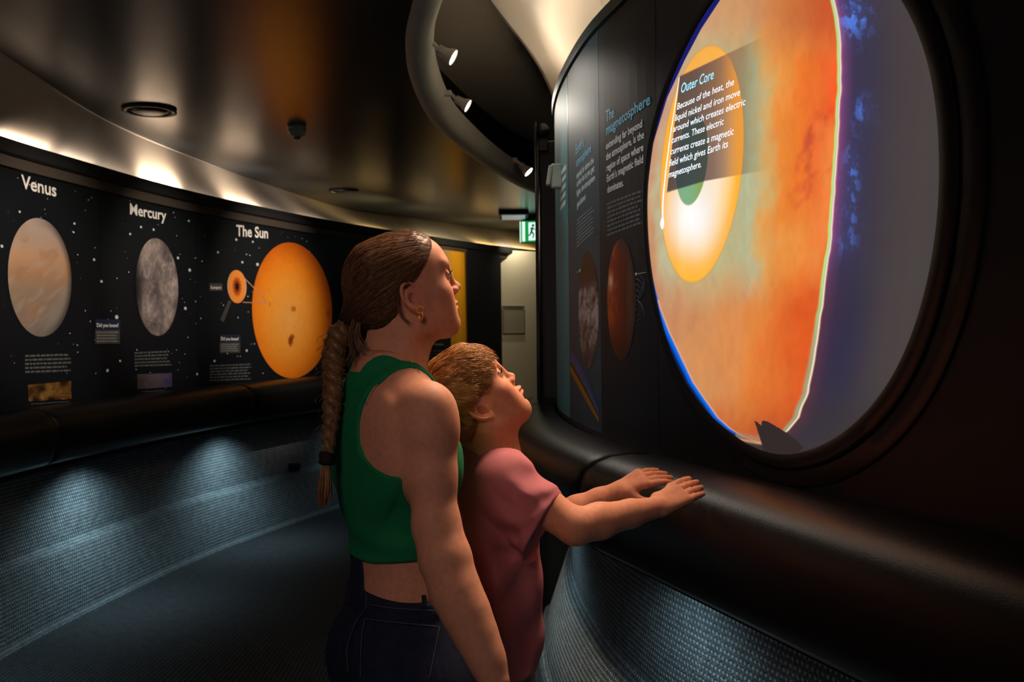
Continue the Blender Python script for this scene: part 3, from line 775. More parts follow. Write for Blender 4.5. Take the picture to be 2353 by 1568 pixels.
# white door
p0 = P(1146, 700, 11.0); p1 = P(1245, 700, 11.35)
dr = root('white_door', (p0[0], p0[1], 0), 'tall off-white service door beyond the boy, with a square framed hatch', 'door')
dv = Vector((p1[0] - p0[0], p1[1] - p0[1], 0)).normalized(); dn = Vector((dv.y, -dv.x, 0)); Rd = Matrix((dv, -dn, (0, 0, 1))).transposed()
def on_door(px, py):
    a, b, c = ray(px, py); t = (p0[0] * dn.x + p0[1] * dn.y) / (a * dn.x + b * dn.y); return Vector((a * t, b * t, CZ + c * t))
q0, q1 = on_door(1144, 575), on_door(1238, 760)
A = Acc(); A.box(((q0.x + q1.x) / 2 + dv.x * .2, (q0.y + q1.y) / 2 + dv.y * .2, q0.z / 2 + .05), ((q1 - q0).dot(dv) + .4, .05, q0.z - .1), Rd, .004); A.build('door_leaf', m_white, dr)
h0, h1 = on_door(1152, 704), on_door(1200, 765); hc = (h0 + h1) / 2 + dn * .03; hw = (h1 - h0).dot(dv); hh = h0.z - h1.z
A = Acc()
for sx in (-1, 1):
    A.box(hc + dv * (sx * hw / 2), (.02, .02, hh + .02), Rd, .003); A.box(hc + Vector((0, 0, sx * hh / 2)), (hw, .02, .02), Rd, .003)
A.build('hatch_frame', m_frame, dr)
A = Acc(); A.box(hc - dn * .002, (hw - .02, .008, hh - .02), Rd, .001); A.build('hatch_cover', mat('hatch_grey', srgb(146, 140, 124), rough=.5), dr)
A = Acc(); a0, a1 = on_door(1225, 608), on_door(1240, 882); A.box((a0 + a1) / 2 + dn * .09, (abs((a1 - a0).dot(dv)), .03, a0.z - a1.z), Rd, .004)
kp = root('black_door_edge_panel', tuple((a0 + a1) / 2 + dn * .09 - Vector((0, 0, (a0.z - a1.z) / 2))), 'narrow black vertical panel at the right edge of the white door', 'panel'); A.build('panel_body', m_blackg, kp)

# exit sign
e = P(1219, 533, 10.4); ex = root('exit_sign', tuple(e), 'lit green and white running figure exit sign hanging from the ceiling', 'sign')
er = Matrix.Rotation(math.radians(-12), 3, 'Z'); eu = er @ Vector((1, 0, 0)); en = er @ Vector((0, -1, 0)); ec = Vector(e) + eu * .10
A = Acc(); A.box(ec, (.40, .07, .23), er, .008); A.build('sign_case', m_white, ex)
A = Acc(); A.box(ec + en * .037, (.39, .004, .215), er, .001); A.build('sign_face', mat('lit_green', (0, .3, .1), emit=srgb(20, 150, 66), estr=.9), ex)
m_sw = mat('lit_white', (1, 1, 1), emit=(.75, 1, .92), estr=1.0)
A = Acc(); A.box(ec + en * .041 - eu * .165, (.03, .003, .205), er); A.box(ec - eu * .203, (.008, .066, .215), er); A.build('lit_edge', m_sw, ex)
A = Acc(); fc = ec + en * .043 - eu * .075
A.box(fc + eu * -.0, (.075, .002, .185), er)
A.build('doorway_symbol', m_sw, ex)
fig = Acc(); fo = fc + en * .003
fig.lathe([(0.0, 0), (.014, 0), (.014, .002), (0, .002)], fo + Vector((0, 0, .062)) + eu * .012, en, 12)
for a, b, r_ in (((.008, .045), (-.006, .0), .011), ((-.006, 0), (.018, -.03), .009), ((.018, -.03), (.008, -.07), .007), ((-.006, 0), (-.022, -.035), .009), ((-.022, -.035), (-.042, -.045), .007), ((.006, .038), (.03, .015), .006), ((.006, .038), (-.02, .025), .006)):
    fig.tube([fo + eu * a[0] + Vector((0, 0, a[1])), fo + eu * b[0] + Vector((0, 0, b[1]))], r_, 6)
fig.build('running_figure', mat('sign_green', srgb(10, 120, 50), rough=.5, emit=srgb(8, 100, 40), estr=.5), ex)
fig = Acc(); ao = ec + en * .042 + eu * .08; fig.tube([ao - eu * .05, ao + eu * .03], .008, 4); fig.add([ao + eu * .03 + Vector((0, 0, .035)), ao + eu * .07, ao + eu * .03 - Vector((0, 0, .035))], [(0, 1, 2)]); fig.build('arrow', m_sw, ex)
A = Acc(); A.box(ec + Vector((0, 0, .16)), (.36, .05, .10), er, .004); A.build('mount', m_black, ex)

# ceiling fittings
def vent(px, py, r, label):
    c = PZ(px, py, CEIL_Z); g = root('ceiling_vent', tuple(c), label, 'vent', 'round ceiling vents')
    A = Acc(); A.lathe([(r * .80, -.002), (r * .84, -.012), (r, -.014), (r * 1.0, -.006), (r * .97, 0)], c, (0, 0, 1), 48, cap=False); A.build('rim', m_vent, g, smooth=True)
    A = Acc(); A.lathe([(0, -.020), (r * .55, -.018), (r * .68, -.010), (r * .68, -.004)], c, (0, 0, 1), 48); A.build('disc', m_blackg, g, smooth=True)
    A = Acc(); A.lathe([(r * .84, -.003), (r * .5, .0)], c, (0, 0, 1), 48); A.build('throat', m_black, g)
vent(343, 252, .14, 'large round dark ceiling vent above the mercury panel'); vent(790, 438, .125, 'small far round ceiling vent above the sun panel')
c = PZ(682, 290, CEIL_Z); g = root('smoke_detector', tuple(c), 'small grey round smoke detector on the black ceiling', 'detector')
A = Acc(); A.lathe([(.052, 0), (.055, -.006), (.055, -.018), (.050, -.024)], c, n=32); A.build('base', m_detect, g, smooth=True)
A = Acc(); A.lathe([(.048, -.022), (.052, -.030), (.050, -.044), (.040, -.054), (.026, -.058), (.024, -.066), (0, -.068)], c, n=32); A.build('cover', m_detect, g, smooth=True)
A = Acc(); A.lathe([(.018, -.066), (.018, -.074), (0, -.076)], c, n=20); A.build('sensor', m_black, g)
c = P(1180, 492, 10.2); c[2] = CEIL_Z - .02; g = root('ceiling_light_panel', tuple(c), 'thin square light fitting on the ceiling beside the exit sign', 'light')
A = Acc(); A.box(c, (.30, .5, .035), None, .004); A.build('housing', m_black, g); A = Acc(); A.box(c - np.array([0, 0, .02]), (.24, .42, .008), None, .002); A.build('diffuser', mat('bluish_diffuser', srgb(150, 175, 195), rough=.3, emit=srgb(120, 150, 175), estr=.35), g)

# little black socket box on the left carpet wall
s0, z0 = PL.hit(677, 1085); b = PL.w(np.array(s0), np.array(.40), .0); g = root('socket_box', tuple(b), 'tiny black box fixed low on the carpeted left wall', 'box')
nx, ny = np.interp(s0, PL.s, PL.n[:, 0]), np.interp(s0, PL.s, PL.n[:, 1]); Rb = Matrix(((-ny, nx, 0), (nx, ny, 0), (0, 0, 1))).transposed()
A = Acc(); A.box(b, (.07, .07, .06), Rb, .006); A.build('body', m_black, g); A = Acc(); A.box(b + np.array([0, 0, .034]), (.06, .05, .006), Rb, .002); A.build('lit_top', m_frame, g)  # grey top plate stands for light falling on the black box

# ------------------------------------------------------------------ black sliding-door post, roller, beige box
pc = P(1262, 600, 5.15); g = root('black_door_post', (pc[0], pc[1], 0), 'tall black door post with a roller at its top, left of the drum wall', 'post')
tz = P(1262, 322, 5.15)[2]
A = Acc(); A.box((pc[0] + .01, pc[1] + .04, tz / 2), (.13, .06, tz), None, .006); A.build('post_board', m_blackg, g)
A = Acc(); xl = P(1236, 600, 5.1)[0]; A.tube([(xl, 5.08, 0), (xl, 5.08, tz + .015)], .012, 12); A.build('edge_tube', m_blackg, g, smooth=True)
A = Acc(); rc = P(1246, 300, 5.08); A.lathe([(.0, -.02), (.03, -.018), (.034, -.012), (.024, -.004), (.024, .004), (.034, .012), (.03, .018), (0, .02)], rc, (0, 1, 0), 28); A.build('roller', m_blackg, g, smooth=True)
A = Acc(); A.box((rc[0] - .035, rc[1], rc[2] - .02), (.012, .05, .12), None, .005); A.box((rc[0] - .005, rc[1] + .03, rc[2] - .05), (.07, .01, .1), None, .004); A.build('hanger_bracket', m_blackg, g)
bc = P(1279, 405, 4.15); g = root('beige_wall_box', tuple(bc), 'small beige sensor box on a bracket beside the black post', 'box')
A = Acc(); A.box(bc, (.048, .05, .100), None, .006); A.build('body', m_beige, g)
A = Acc(); A.box(P(1262, 404, 4.14), (.016, .05, .082), Matrix.Rotation(.15, 3, 'Y'), .004); A.build('cover', m_beige, g)
A = Acc(); A.box(bc + np.array([.022, .01, 0]), (.05, .02, .03), None, .002); A.build('bracket', m_black, g)

# ------------------------------------------------------------------ spotlights on the rim
def aimed_spot(px, py, d, sc, label, aim):
    c = Vector(P(px, py, d)); ax = (Vector(aim) - c).normalized()
    g = root('spotlight', tuple(c), label, 'spotlight', 'spotlights on the ceiling rim')
    A = Acc(); A.lathe([(.010 * sc, -.060 * sc), (.022 * sc, -.058 * sc), (.024 * sc, -.02 * sc), (.034 * sc, .0), (.038 * sc, .016 * sc), (.036 * sc, .02 * sc), (.034 * sc, .014 * sc)], c, ax, 28, cap=False); A.build('shade', m_lampw, g, smooth=True)
    A = Acc(); A.lathe([(0, .012 * sc), (.034 * sc, .012 * sc)], c, ax, 24); A.build('lit_face', m_bulb, g)
    A = Acc(); b = c - ax * .055 * sc; k = b + Vector((-.05, .01, .035)) * sc
    A.tube([b, (b + k) / 2 + Vector((0, 0, .01)), k], .010 * sc, 8); A.box(k, (.05 * sc, .03 * sc, .03 * sc), None, .004); A.build('arm', m_lampw, g)
    return c, ax
SP = []
SP.append(aimed_spot(1034, 128, 4.3, 1.0, 'nearest white spotlight on the oval ceiling rim, highest in view', tuple(P(1034, 128, 4.3) + np.array([.82, -.10, -.50]))))
SP.append(aimed_spot(1069, 240, 5.3, 1.0, 'middle white spotlight on the oval ceiling rim with a cylindrical body', tuple(P(1069, 240, 5.3) + np.array([.82, -.10, -.50]))))
SP.append(aimed_spot(1211, 392, 7.6, 1.15, 'farthest spotlight on the oval ceiling rim, above the black post', tuple(P(1211, 392, 7.6) + np.array([.66, -.22, -.66]))))

# ------------------------------------------------------------------ the round screen on the straight run of the right wall
def onplane(px, py, D=DW):
    a, b, c = ray(px, py); t = D / (_n[0] * a + _n[1] * b)
    return (a * t) * _d[0] + (b * t) * _d[1], CZ + c * t          # (s along wall, z)
def pl3(s, z, D=DW):
    s = np.asarray(s, float); return np.stack([_n[0] * D + _d[0] * s, _n[1] * D + _d[1] * s, np.broadcast_to(z, s.shape)], -1)
def to_px(s, z, D=DW):
    p = pl3(s, z, D); X, Y, Z = p[..., 0], p[..., 1], p[..., 2] - CZ
    xc = X * _rx.x + Y * _rx.y + Z * _rx.z; yc = X * _ux.x + Y * _ux.y + Z * _ux.z; zc = X * _fw.x + Y * _fw.y + Z * _fw.z
    return 1176.5 + FPX * xc / zc, 784 - FPX * yc / zc
rim_px = [(1641, 0), (1598, 67), (1564, 137), (1528, 225), (1499, 330), (1487, 446), (1489, 537), (1513, 707), (1546, 822), (1600, 918), (1687, 999), (1739, 1033), (1798, 1047), (1850, 1040), (1924, 1007), (1998, 944), (2072, 833), (2124, 685), (2150, 555), (2160, 446), (2159, 319), (2143, 175), (2115, 80), (2075, 0)]
DS = DW - .006
rs = np.array([onplane(*p, D=DS) for p in rim_px]); SC = np.array([1.519 * DW * .985, CZ + .22 * DW])
ang = np.arctan2(rs[:, 1] - SC[1], rs[:, 0] - SC[0]); rad = np.hypot(rs[:, 1] - SC[1], rs[:, 0] - SC[0])
o_ = np.argsort(ang); A_ = ang[o_]; R_ = rad[o_]
def rimR(a):
    a = np.mod(np.asarray(a) + np.pi, 2 * np.pi) - np.pi
    return np.interp(a, np.concatenate([A_ - 2 * np.pi, A_, A_ + 2 * np.pi]), np.concatenate([R_, R_, R_]))
tt = np.linspace(-np.pi, np.pi, 361)[:-1]; RR = rimR(tt); K = np.exp(-np.linspace(-2, 2, 31) ** 2); K /= K.sum()
RR = np.convolve(np.concatenate([RR[-15:], RR, RR[:15]]), K, 'valid')
def rimS(a): a = np.mod(np.asarray(a) + np.pi, 2 * np.pi) - np.pi; return np.interp(a, np.concatenate([tt, [np.pi]]), np.concatenate([RR, RR[:1]]))

LIMB = np.array([(1912, -300), (1913, -60), (1914, 0), (1922, 40), (1926, 80), (1928, 150), (1929, 200), (1925, 262), (1921, 330), (1917, 400), (1910, 500), (1900, 600), (1889, 680), (1880, 740), (1868, 830), (1853, 900), (1830, 960), (1806, 990), (1785, 1004), (1765, 1015), (1740, 1018), (1730, 1100)], float)
EDGE = np.array([(-300, 1840), (-120, 1720), (0, 1655), (67, 1611), (137, 1574), (225, 1533), (330, 1501), (446, 1486), (537, 1484), (640, 1500), (707, 1517), (760, 1537), (822, 1566), (880, 1594), (918, 1620), (960, 1650), (985, 1678), (1004, 1708), (1018, 1745), (1030, 1790)], float)
def ell(px, py, cx, cy, ax, ay, sk): return np.hypot((px - cx + (py - cy) * sk) / ax, (py - cy) / ay)
def screen_col(px, py, u, v):
    n = fbm(px / 55 + py / 260, py / 90, 3, 5); n2 = fbm(px / 24, py / 60 + px / 90, 9, 4); n3 = fbm(px / 150 + 4, py / 200, 15, 3); n4 = fbm(px / 9, py / 26, 29, 3)
    X = px + 70 * (n - .5) + 30 * (n2 - .5) + .10 * (py - 450) * sstep(500, 1000, py)
    # mantle colours across the disc
    c = lerpc(X, [(1485, lin((206, 142, 104))), (1505, lin((205, 150, 110))), (1530, lin((190, 188, 150))), (1560, lin((196, 186, 140))), (1690, lin((186, 178, 132))), (1722, lin((184, 186, 148))), (1752, lin((216, 170, 100))), (1790, lin((234, 138, 58))), (1840, lin((236, 122, 46))), (1885, lin((236, 104, 48))), (1935, lin((252, 84, 36)))])
    c = mixc(c, lin((236, 158, 78)), .5 * sstep(.5, .75, n3) * sstep(1730, 1800, px))
    c = mixc(c, lin((190, 78, 50)), .75 * sstep(.58, .8, n) * sstep(1780, 1860, px))
    low = sstep(570, 730, py + 60 * (n - .5)); c = mixc(c, lerpc(X, [(1500, lin((196, 128, 92))), (1640, lin((214, 140, 84))), (1760, lin((226, 130, 60))), (1860, lin((222, 88, 34)))]), .92 * low)
    c = mixc(c, lin((188, 84, 44)), .75 * sstep(880, 1010, py + 70 * (n2 - .5)))
    c = mixc(c, lin((204, 150, 120)), .8 * sstep(470, 250, py) * sstep(1620, 1540, px))
    top = sstep(170, 20, py + 80 * (n - .5)); c = mixc(c, lerpc(px, [(1560, lin((206, 150, 118))), (1700, lin((212, 146, 96))), (1820, lin((196, 108, 60))), (1920, lin((190, 74, 40)))]), .85 * top)
    c = c * (1 + .12 * (n4 - .5) + .12 * (n2 - .5))[:, None]
    # vertical projector banding
    c = c * (1 + .05 * (vnoise(px / 14, py * 0, 90) - .5))[:, None]
    # outer core and inner core discs
    oc = ell(px, py, 1613, 377, 93, 273, .085); inn = sstep(1.006, .994, oc)
    cc = lerpc(oc, [(0, lin((255, 238, 214))), (.45, lin((252, 226, 190))), (.72, lin((254, 206, 130))), (.88, lin((255, 184, 64))), (1.0, lin((255, 176, 44)))])
    cc = mixc(cc, lin((252, 178, 92)), .6 * sstep(400, 140, py)); wh = np.exp(-(((px - 1590) / 50) ** 2 + ((py - 500) / 75) ** 2)); cc = mixc(cc, lin((255, 255, 255)), np.clip(wh, 0, 1) * .95)
    cc = mixc(cc, lin((255, 186, 60)), .55 * sstep(560, 640, py + 40 * (n2 - .5))); cc = cc * (1 + .10 * (vnoise(px / 16, py / 200, 91) - .5))[:, None]
    c = mixc(c, cc, inn); c = mixc(c, lin((196, 160, 90)), .6 * np.exp(-((oc - 1.0) * 90) ** 2))
    ic = ell(px, py, 1590, 368, 36, 104, .085); i2 = sstep(1.02, .98, ic)
    c = mixc(c, mixc(np.repeat(lin((130, 176, 132))[None], len(px), 0), lin((136, 166, 84)), sstep(1585, 1615, px)), i2)
    # dark caption box fading to the right
    tp = 176 + (px - 1560) * -.475; bt = 445 - (px - 1523) * .30 + np.clip(px - 1620, 0, 200) * .12; lf = 1562 - (py - 178) * .113
    box = sstep(-1, 1.5, py - tp) * sstep(1.5, -1, py - bt) * sstep(-1, 1, px - lf) * sstep(1790, 1690, px)
    dk = lerpc(px, [(1530, lin((78, 66, 70))), (1600, lin((92, 76, 74))), (1680, lin((150, 108, 82))), (1740, lin((120, 116, 84)))])
    dk = mixc(dk, lin((56, 64, 68)), .85 * i2); rightin = inn * sstep(1655, 1705, px); dk = mixc(dk, lin((244, 150, 50)), .8 * rightin)
    alpha = lerpc(px, [(1520, np.array([.97] * 3)), (1640, np.array([.93] * 3)), (1700, np.array([.72] * 3)), (1740, np.array([.5] * 3)), (1790, np.array([0.] * 3))])[:, 0]
    c = mixc(c, dk, box * alpha)
    # blue water sliver outside the left edge, dark outside
    ex = np.interp(py, EDGE[:, 0], EDGE[:, 1]); e = px - ex; lowl = py > 500
    blue = mixc(np.repeat(lin((16, 60, 170))[None], len(px), 0), lin((0, 110, 230)), sstep(-16, -4, e)); blue = mixc(blue, lin((8, 22, 44)), sstep(-9, -18, e + 4 * (n2 - .5)) * lowl)
    blue = mixc(blue, np.repeat(lin((22, 30, 110))[None], len(px), 0), (~lowl).astype(float))
    endd = sstep(985, 1012, py); blue = mixc(blue, lin((70, 52, 46)), endd); c = mixc(c, blue, sstep(1.2, -1.2, e)); c = mixc(c, lin((232, 170, 130)), .8 * np.exp(-(e / 2.2) ** 2) * (py > 690))
    # limb and space
    lx = np.interp(py, LIMB[:, 1], LIMB[:, 0]) + 1.7 * (vnoise(py / 26, py * 0, 5) - .5) * 2; d = px - lx
    wgt = 2.0 + 7 * sstep(500, 960, py)
    sp = lerpc(d, [(0, lin((120, 70, 110))), (12, lin((84, 62, 102))), (35, lin((60, 54, 80))), (75, lin((62, 56, 74))), (125, lin((70, 62, 66))), (200, lin((76, 68, 66))), (300, lin((66, 62, 66)))])
    sp = mixc(sp, lin((46, 44, 68)), .6 * sstep(520, 760, py) * sstep(160, 60, d)); sp = mixc(sp, lin((60, 54, 56)), .7 * sstep(830, 1000, py)); sp = mixc(sp, lin((110, 52, 40)), .7 * np.exp(-d / 18) * sstep(560, 700, py))
    b1 = fbm(px / 14, py / 24, 55, 4); b2 = fbm(px / 5, py / 9, 66, 4)
    for cx, cy, ax, ay, k in ((1958, 36, 34, 46, 1.0), (1982, 258, 24, 30, .55), (1958, 385, 18, 55, .6), (1950, 490, 20, 60, .5), (1945, 560, 18, 28, .35)):
        g = np.exp(-(((px - cx) / ax) ** 2 + ((py - cy) / ay) ** 2)); sp = mixc(sp, lin((86, 132, 236)), np.clip(k * g * (sstep(.52, .68, b1) * .8 + .12 + .45 * sstep(.62, .82, b2)), 0, 1) * (d > 4))
    sp = mixc(sp, lin((210, 90, 150)), .55 * np.exp(-d / 9) * sstep(720, 500, py) * (d > 0))
    sp = sp * (1 + .06 * (n - .5))[:, None]
    c = mixc(c, sp, sstep(-1.0, 1.0, d))
    grn = mixc(np.repeat(lin((176, 236, 130))[None], len(px), 0), lin((160, 160, 122)), sstep(560, 860, py))
    c = mixc(c, grn, np.clip(np.exp(-((d + 1.5 - .3 * wgt + wgt * .5) / (1.6 + wgt * .45)) ** 2) * 1.1, 0, 1)); c = mixc(c, lin((255, 236, 214)), .9 * np.exp(-((d - 3.0) / 2.2) ** 2) * (py < 1000))
    c = mixc(c, lin((255, 226, 190)), .6 * np.exp(-((d - 3.5) / 2.0) ** 2) * sstep(560, 900, py))
    # bottom arc: grey-green then thin orange, dark glassy edge
    return c
def build_screen():
    nr, na = 330, 900
    a = np.linspace(-np.pi, np.pi, na + 1)[:-1]; r = np.linspace(0, 1, nr) ** .8
    Rg, Ag = np.meshgrid(r, a, indexing='ij'); RRg = rimS(Ag) * Rg
    s = SC[0] + RRg * np.cos(Ag); z = SC[1] + RRg * np.sin(Ag); s = s.ravel(); z = z.ravel()
    px, py = to_px(s, z, DS); col = screen_col(px, py, None, None)
    bot = (py > 1000); k = sstep(.988, 1.0, Rg.ravel()); col = mixc(col, lin((40, 34, 40)), .8 * k)
    # bottom of the globe
    c0 = np.array([np.interp(py, EDGE[:, 0], EDGE[:, 1])])
    by = 1004 + 14 * np.sin(np.clip((px - 1690) / 110, 0, 1) * np.pi / 2); under = sstep(-1, 2, py - by - 6) * (px > 1640) * (px < 1812)
    col = mixc(col, lin((62, 52, 52)), under); line = np.exp(-((py - by - 4) / 3.5) ** 2) * (px > 1660) * (px < 1800); col = mixc(col, lin((226, 160, 116)), .8 * line)
    gl = np.exp(-((py - by + 5) / 6) ** 2) * (px > 1690) * (px < 1800); col = mixc(col, lin((156, 140, 118)), .6 * gl)
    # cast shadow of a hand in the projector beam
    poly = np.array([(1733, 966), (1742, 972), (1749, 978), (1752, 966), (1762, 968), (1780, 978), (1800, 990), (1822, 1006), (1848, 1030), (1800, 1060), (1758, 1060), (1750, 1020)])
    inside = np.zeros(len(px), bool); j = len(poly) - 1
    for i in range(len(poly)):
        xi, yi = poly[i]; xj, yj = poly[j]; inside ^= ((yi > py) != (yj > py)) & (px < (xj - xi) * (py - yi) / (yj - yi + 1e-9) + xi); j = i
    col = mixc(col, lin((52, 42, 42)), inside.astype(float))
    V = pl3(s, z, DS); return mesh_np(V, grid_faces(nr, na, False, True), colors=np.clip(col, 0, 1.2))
m_scr = bpy.data.materials.new('glowing_display'); m_scr.use_nodes = True
nt = m_scr.node_tree; nt.nodes.remove(nt.nodes['Principled BSDF']); em = nt.nodes.new('ShaderNodeEmission'); at = nt.nodes.new('ShaderNodeAttribute'); at.attribute_name = 'col'
nt.links.new(at.outputs['Color'], em.inputs[0]); em.inputs[1].default_value = SCREEN_STR; nt.links.new(em.outputs[0], nt.nodes['Material Output'].inputs[0])
sc0 = pl3(np.array(SC[0]), np.array(SC[1]), DW)
scr = root('round_screen', tuple(sc0), 'large glowing round screen in a black ring showing the layers of the earth', 'screen')
bind(obj('display', build_screen(), m_scr), scr)
def ring_sweep(prof, scale_z=1):
    """prof: (radius beyond the display edge, height out of the wall)"""
    a = np.linspace(-np.pi, np.pi, 241)[:-1]; k = len(prof); V = []
    for t in a:
        r0 = float(rimS(t))
        for dr, h in prof:
            dr = dr * (.64 - .38 * math.cos(t)) if dr > .03 else dr * .6
            r = r0 + dr; V.append(pl3(np.array(SC[0] + r * math.cos(t)), np.array(SC[1] + r * math.sin(t)), DW - h))
    return mesh_np(V, grid_faces(240, k, True, True))
o = obj('inner_ring', ring_sweep([(-.002, .004), (-.002, .009), (.008, .012), (.030, .014), (.040, .014), (.046, .011), (.046, .0), (-.002, .0)]), m_blackg); sharp(o, 30); bind(o, scr)
o = obj('outer_ring', ring_sweep([(.048, .0), (.048, .006), (.052, .008), (.098, .008), (.104, .006), (.106, .0)]), m_blackg); sharp(o, 30); bind(o, scr)
# big shallow ring plate behind
def ring_plate(r0, r1, h, name, m):
    o = obj(name, ring_sweep([(r0, .0), (r0, h), (r1 - .004, h), (r1, h - .004), (r1, 0)]), m); sharp(o, 30); bind(o, scr)

# lettering of the display, slanted, glowing
m_glow = mat('glowing_lettering', (1, 1, 1), emit=srgb(236, 246, 255), estr=1.15); m_glowb = mat('glowing_blue_lettering', (1, 1, 1), emit=srgb(120, 220, 255), estr=1.15)
def plane_text(name, lines, m, parent, bold, shear, D):
    AV = []; AF = []
    for txt, a, b, hpx in lines:
        V, F = glyphs(txt, bold); s0, z0 = onplane(*a, D=D); s1, z1 = onplane(*b, D=D); _, zt = onplane(a[0], a[1] - hpx, D=D); h = (zt - z0) / .72
        u = V[:, 0] / V[:, 0].max(); sg = -1 if s1 < s0 else 1
        sv = s0 + (s1 - s0) * u + shear * V[:, 1] * h * sg; zv = z0 + (z1 - z0) * u + V[:, 1] * h
        o = len(AV); AV += pl3(sv, zv, D).tolist(); AF += [tuple(i + o for i in f) for f in F]
    o = obj(name, poly_mesh(AV, AF), m, smooth=False); return bind(o, parent)
DT = DS - .0015
plane_text('caption_lettering', [('Because of the heat, the', (1555, 253), (1686, 195), 15), ('liquid nickel and iron move', (1550.5, 279), (1700, 219), 15), ('around which creates electric', (1546, 304), (1712, 241), 15), ('currents. These electric', (1542.5, 330), (1662, 286), 15),
    ('currents create a magnetic', (1540, 356), (1685, 309), 15.5), ('field which gives Earth its', (1537.5, 383), (1672, 338), 15.5), ('magnetosphere.', (1536, 409), (1611, 384), 15.5)], m_glow, scr, .004, .24, DT)
plane_text('title_lettering', [('Outer Core', (1563.5, 215), (1639, 181), 22)], m_glowb, scr, .008, .27, DT)
def strip_on_plane(name, pts, m, D, wpx):
    V = []
    for (x, y), w_ in zip(pts, wpx):
        for sx in (-1, 1): s, z = onplane(x + sx * w_ / 2, y, D=D); V.append(pl3(np.array(s), np.array(z), D))
    return bind(obj(name, mesh_np(V, grid_faces(len(pts), 2)), m), scr)
strip_on_plane('caption_line', [(1561, 178), (1550, 250), (1539, 320), (1530, 390), (1525, 440), (1523, 470), (1522.5, 500), (1522, 506), (1521.5, 514), (1521.5, 521), (1522, 527)], m_glow, DT, [1.2, 1.5, 1.8, 2.2, 2.6, 2.8, 3.0, 7, 9, 7, 2])

# ------------------------------------------------------------------ printed panels left of the screen
m_teal = mat('teal_print', srgb(66, 122, 126), rough=.5, spec=.3)
def zr(px, py): return PR.hit(px, py)
s1_, s2_, s3_, s4_ = zr(1503, 600)[0], zr(1380, 600)[0], zr(1309, 600)[0], PR.s[-1] * .80
mp_ = panel(PR, s1_ - .02, s2_, 1.105, TOPZ - .045, 'graphic_panel', 'dark wall panel titled The magnetosphere with a dark red globe, beside the screen', 'panel', m_navy, th=.004, off=.0012)
ap_ = panel(PR, s2_ + .003, s3_, 1.105, TOPZ - .045, 'graphic_panel', 'dark wall panel titled Earth\'s atmosphere with a cloud-covered globe picture', 'panel', mat('teal_navy_print', srgb(38, 56, 63), rough=.5, spec=.5, noise=(3, .12)), th=.004, off=.0014)
tp_ = panel(PR, s3_ + .02, s3_ + .9, 1.105, TOPZ - .045, 'graphic_panel', 'teal wall panel at the far edge of the drum wall behind the beige box', 'panel', m_teal, th=.004, off=.0014)
vs = obj('purple_strip', sweep(PR, s3_ + .001, s3_ + .019, [(.0, 1.105), (.0022, 1.105), (.0022, TOPZ - .05), (.0, TOPZ - .05)], 4, closed=True), mat('plum_strip', srgb(66, 48, 62), rough=.4), smooth=False); bind(vs, tp_)
TO = .0023
wall_text('title_lettering', PR, [('The', (1393.5, 281), (1413, 269), 27)], m_txtb, mp_, bold=.012, off=TO)
wall_text('title_lettering', PR, [('magnetosphere', (1394, 312), (1495.5, 239), 24)], m_txtb, mp_, bold=.012, off=TO)
wall_text('intro_lettering', PR, [('extending far beyond', (1394, 344), (1477, 292), 17), ('the atmosphere, is the', (1394.5, 369), (1481.5, 317), 17), ('region of space where', (1395, 394.5), (1480, 346), 17), ('Earth\'s magnetic field', (1395.5, 419), (1479.5, 374), 17), ('dominates.', (1397, 444), (1434, 427), 17)], m_txtw, mp_, bold=.012, off=TO)
para_lines(PR, [(1397, 464), (1484, 432), (1484, 514), (1397, 546)], 8, mp_, m_txtd, 41, off=TO)
wall_text('title_lettering', PR, [('Earth\'s', (1324, 356), (1343, 336), 22)], m_txtb, ap_, bold=.012, off=TO)
wall_text('title_lettering', PR, [('atmosphere', (1325.5, 385), (1360, 349), 20)], m_txtb, ap_, bold=.012, off=TO)
wall_text('intro_lettering', PR, [('extends far above the', (1326, 412), (1366, 374), 15), ('surface but as you get', (1326.5, 430), (1367, 393), 15), ('higher, the atmosphere', (1326.5, 452), (1368.5, 414), 15), ('gets thinner.', (1327.5, 478), (1348, 457), 15)], m_txtw, ap_, bold=.012, off=TO)
para_lines(PR, [(1327, 503), (1367, 470), (1367, 535), (1327, 572)], 8, ap_, m_txtg, 42, off=TO)
def red_c(u, v):
    n1 = fbm(u * 2 + 3, v * 3, 71); n2 = fbm(u * 7, v * 9, 72)
    b = lerpc(u + .3 * (n1 - .5), [(-1, lin((150, 62, 24))), (-.6, lin((128, 40, 18))), (-.1, lin((96, 26, 18))), (.3, lin((66, 22, 18))), (.6, lin((72, 44, 36))), (1, lin((34, 28, 30)))])
    hot = np.exp(-(((u + .72) / .16) ** 2 + ((v - .32) / .12) ** 2)); b = mixc(b, lin((236, 170, 140)), np.clip(hot, 0, 1) * .9)
    b = mixc(b, lin((190, 84, 40)), .55 * sstep(.55, .7, n2) * sstep(.0, -.6, u) * sstep(-.7, -.2, v)); r = np.hypot(u, v)
    b = mixc(b, lin((54, 20, 14)), sstep(-.3, -.8, v) * .8); return mixc(b, lin((30, 28, 32)), sstep(.8, 1, r) * sstep(-.5, .3, u))
bind(obj('globe_picture', print_disc(PR, (1430, 688), 33, 140, red_c, off=TO), m_print), mp_)
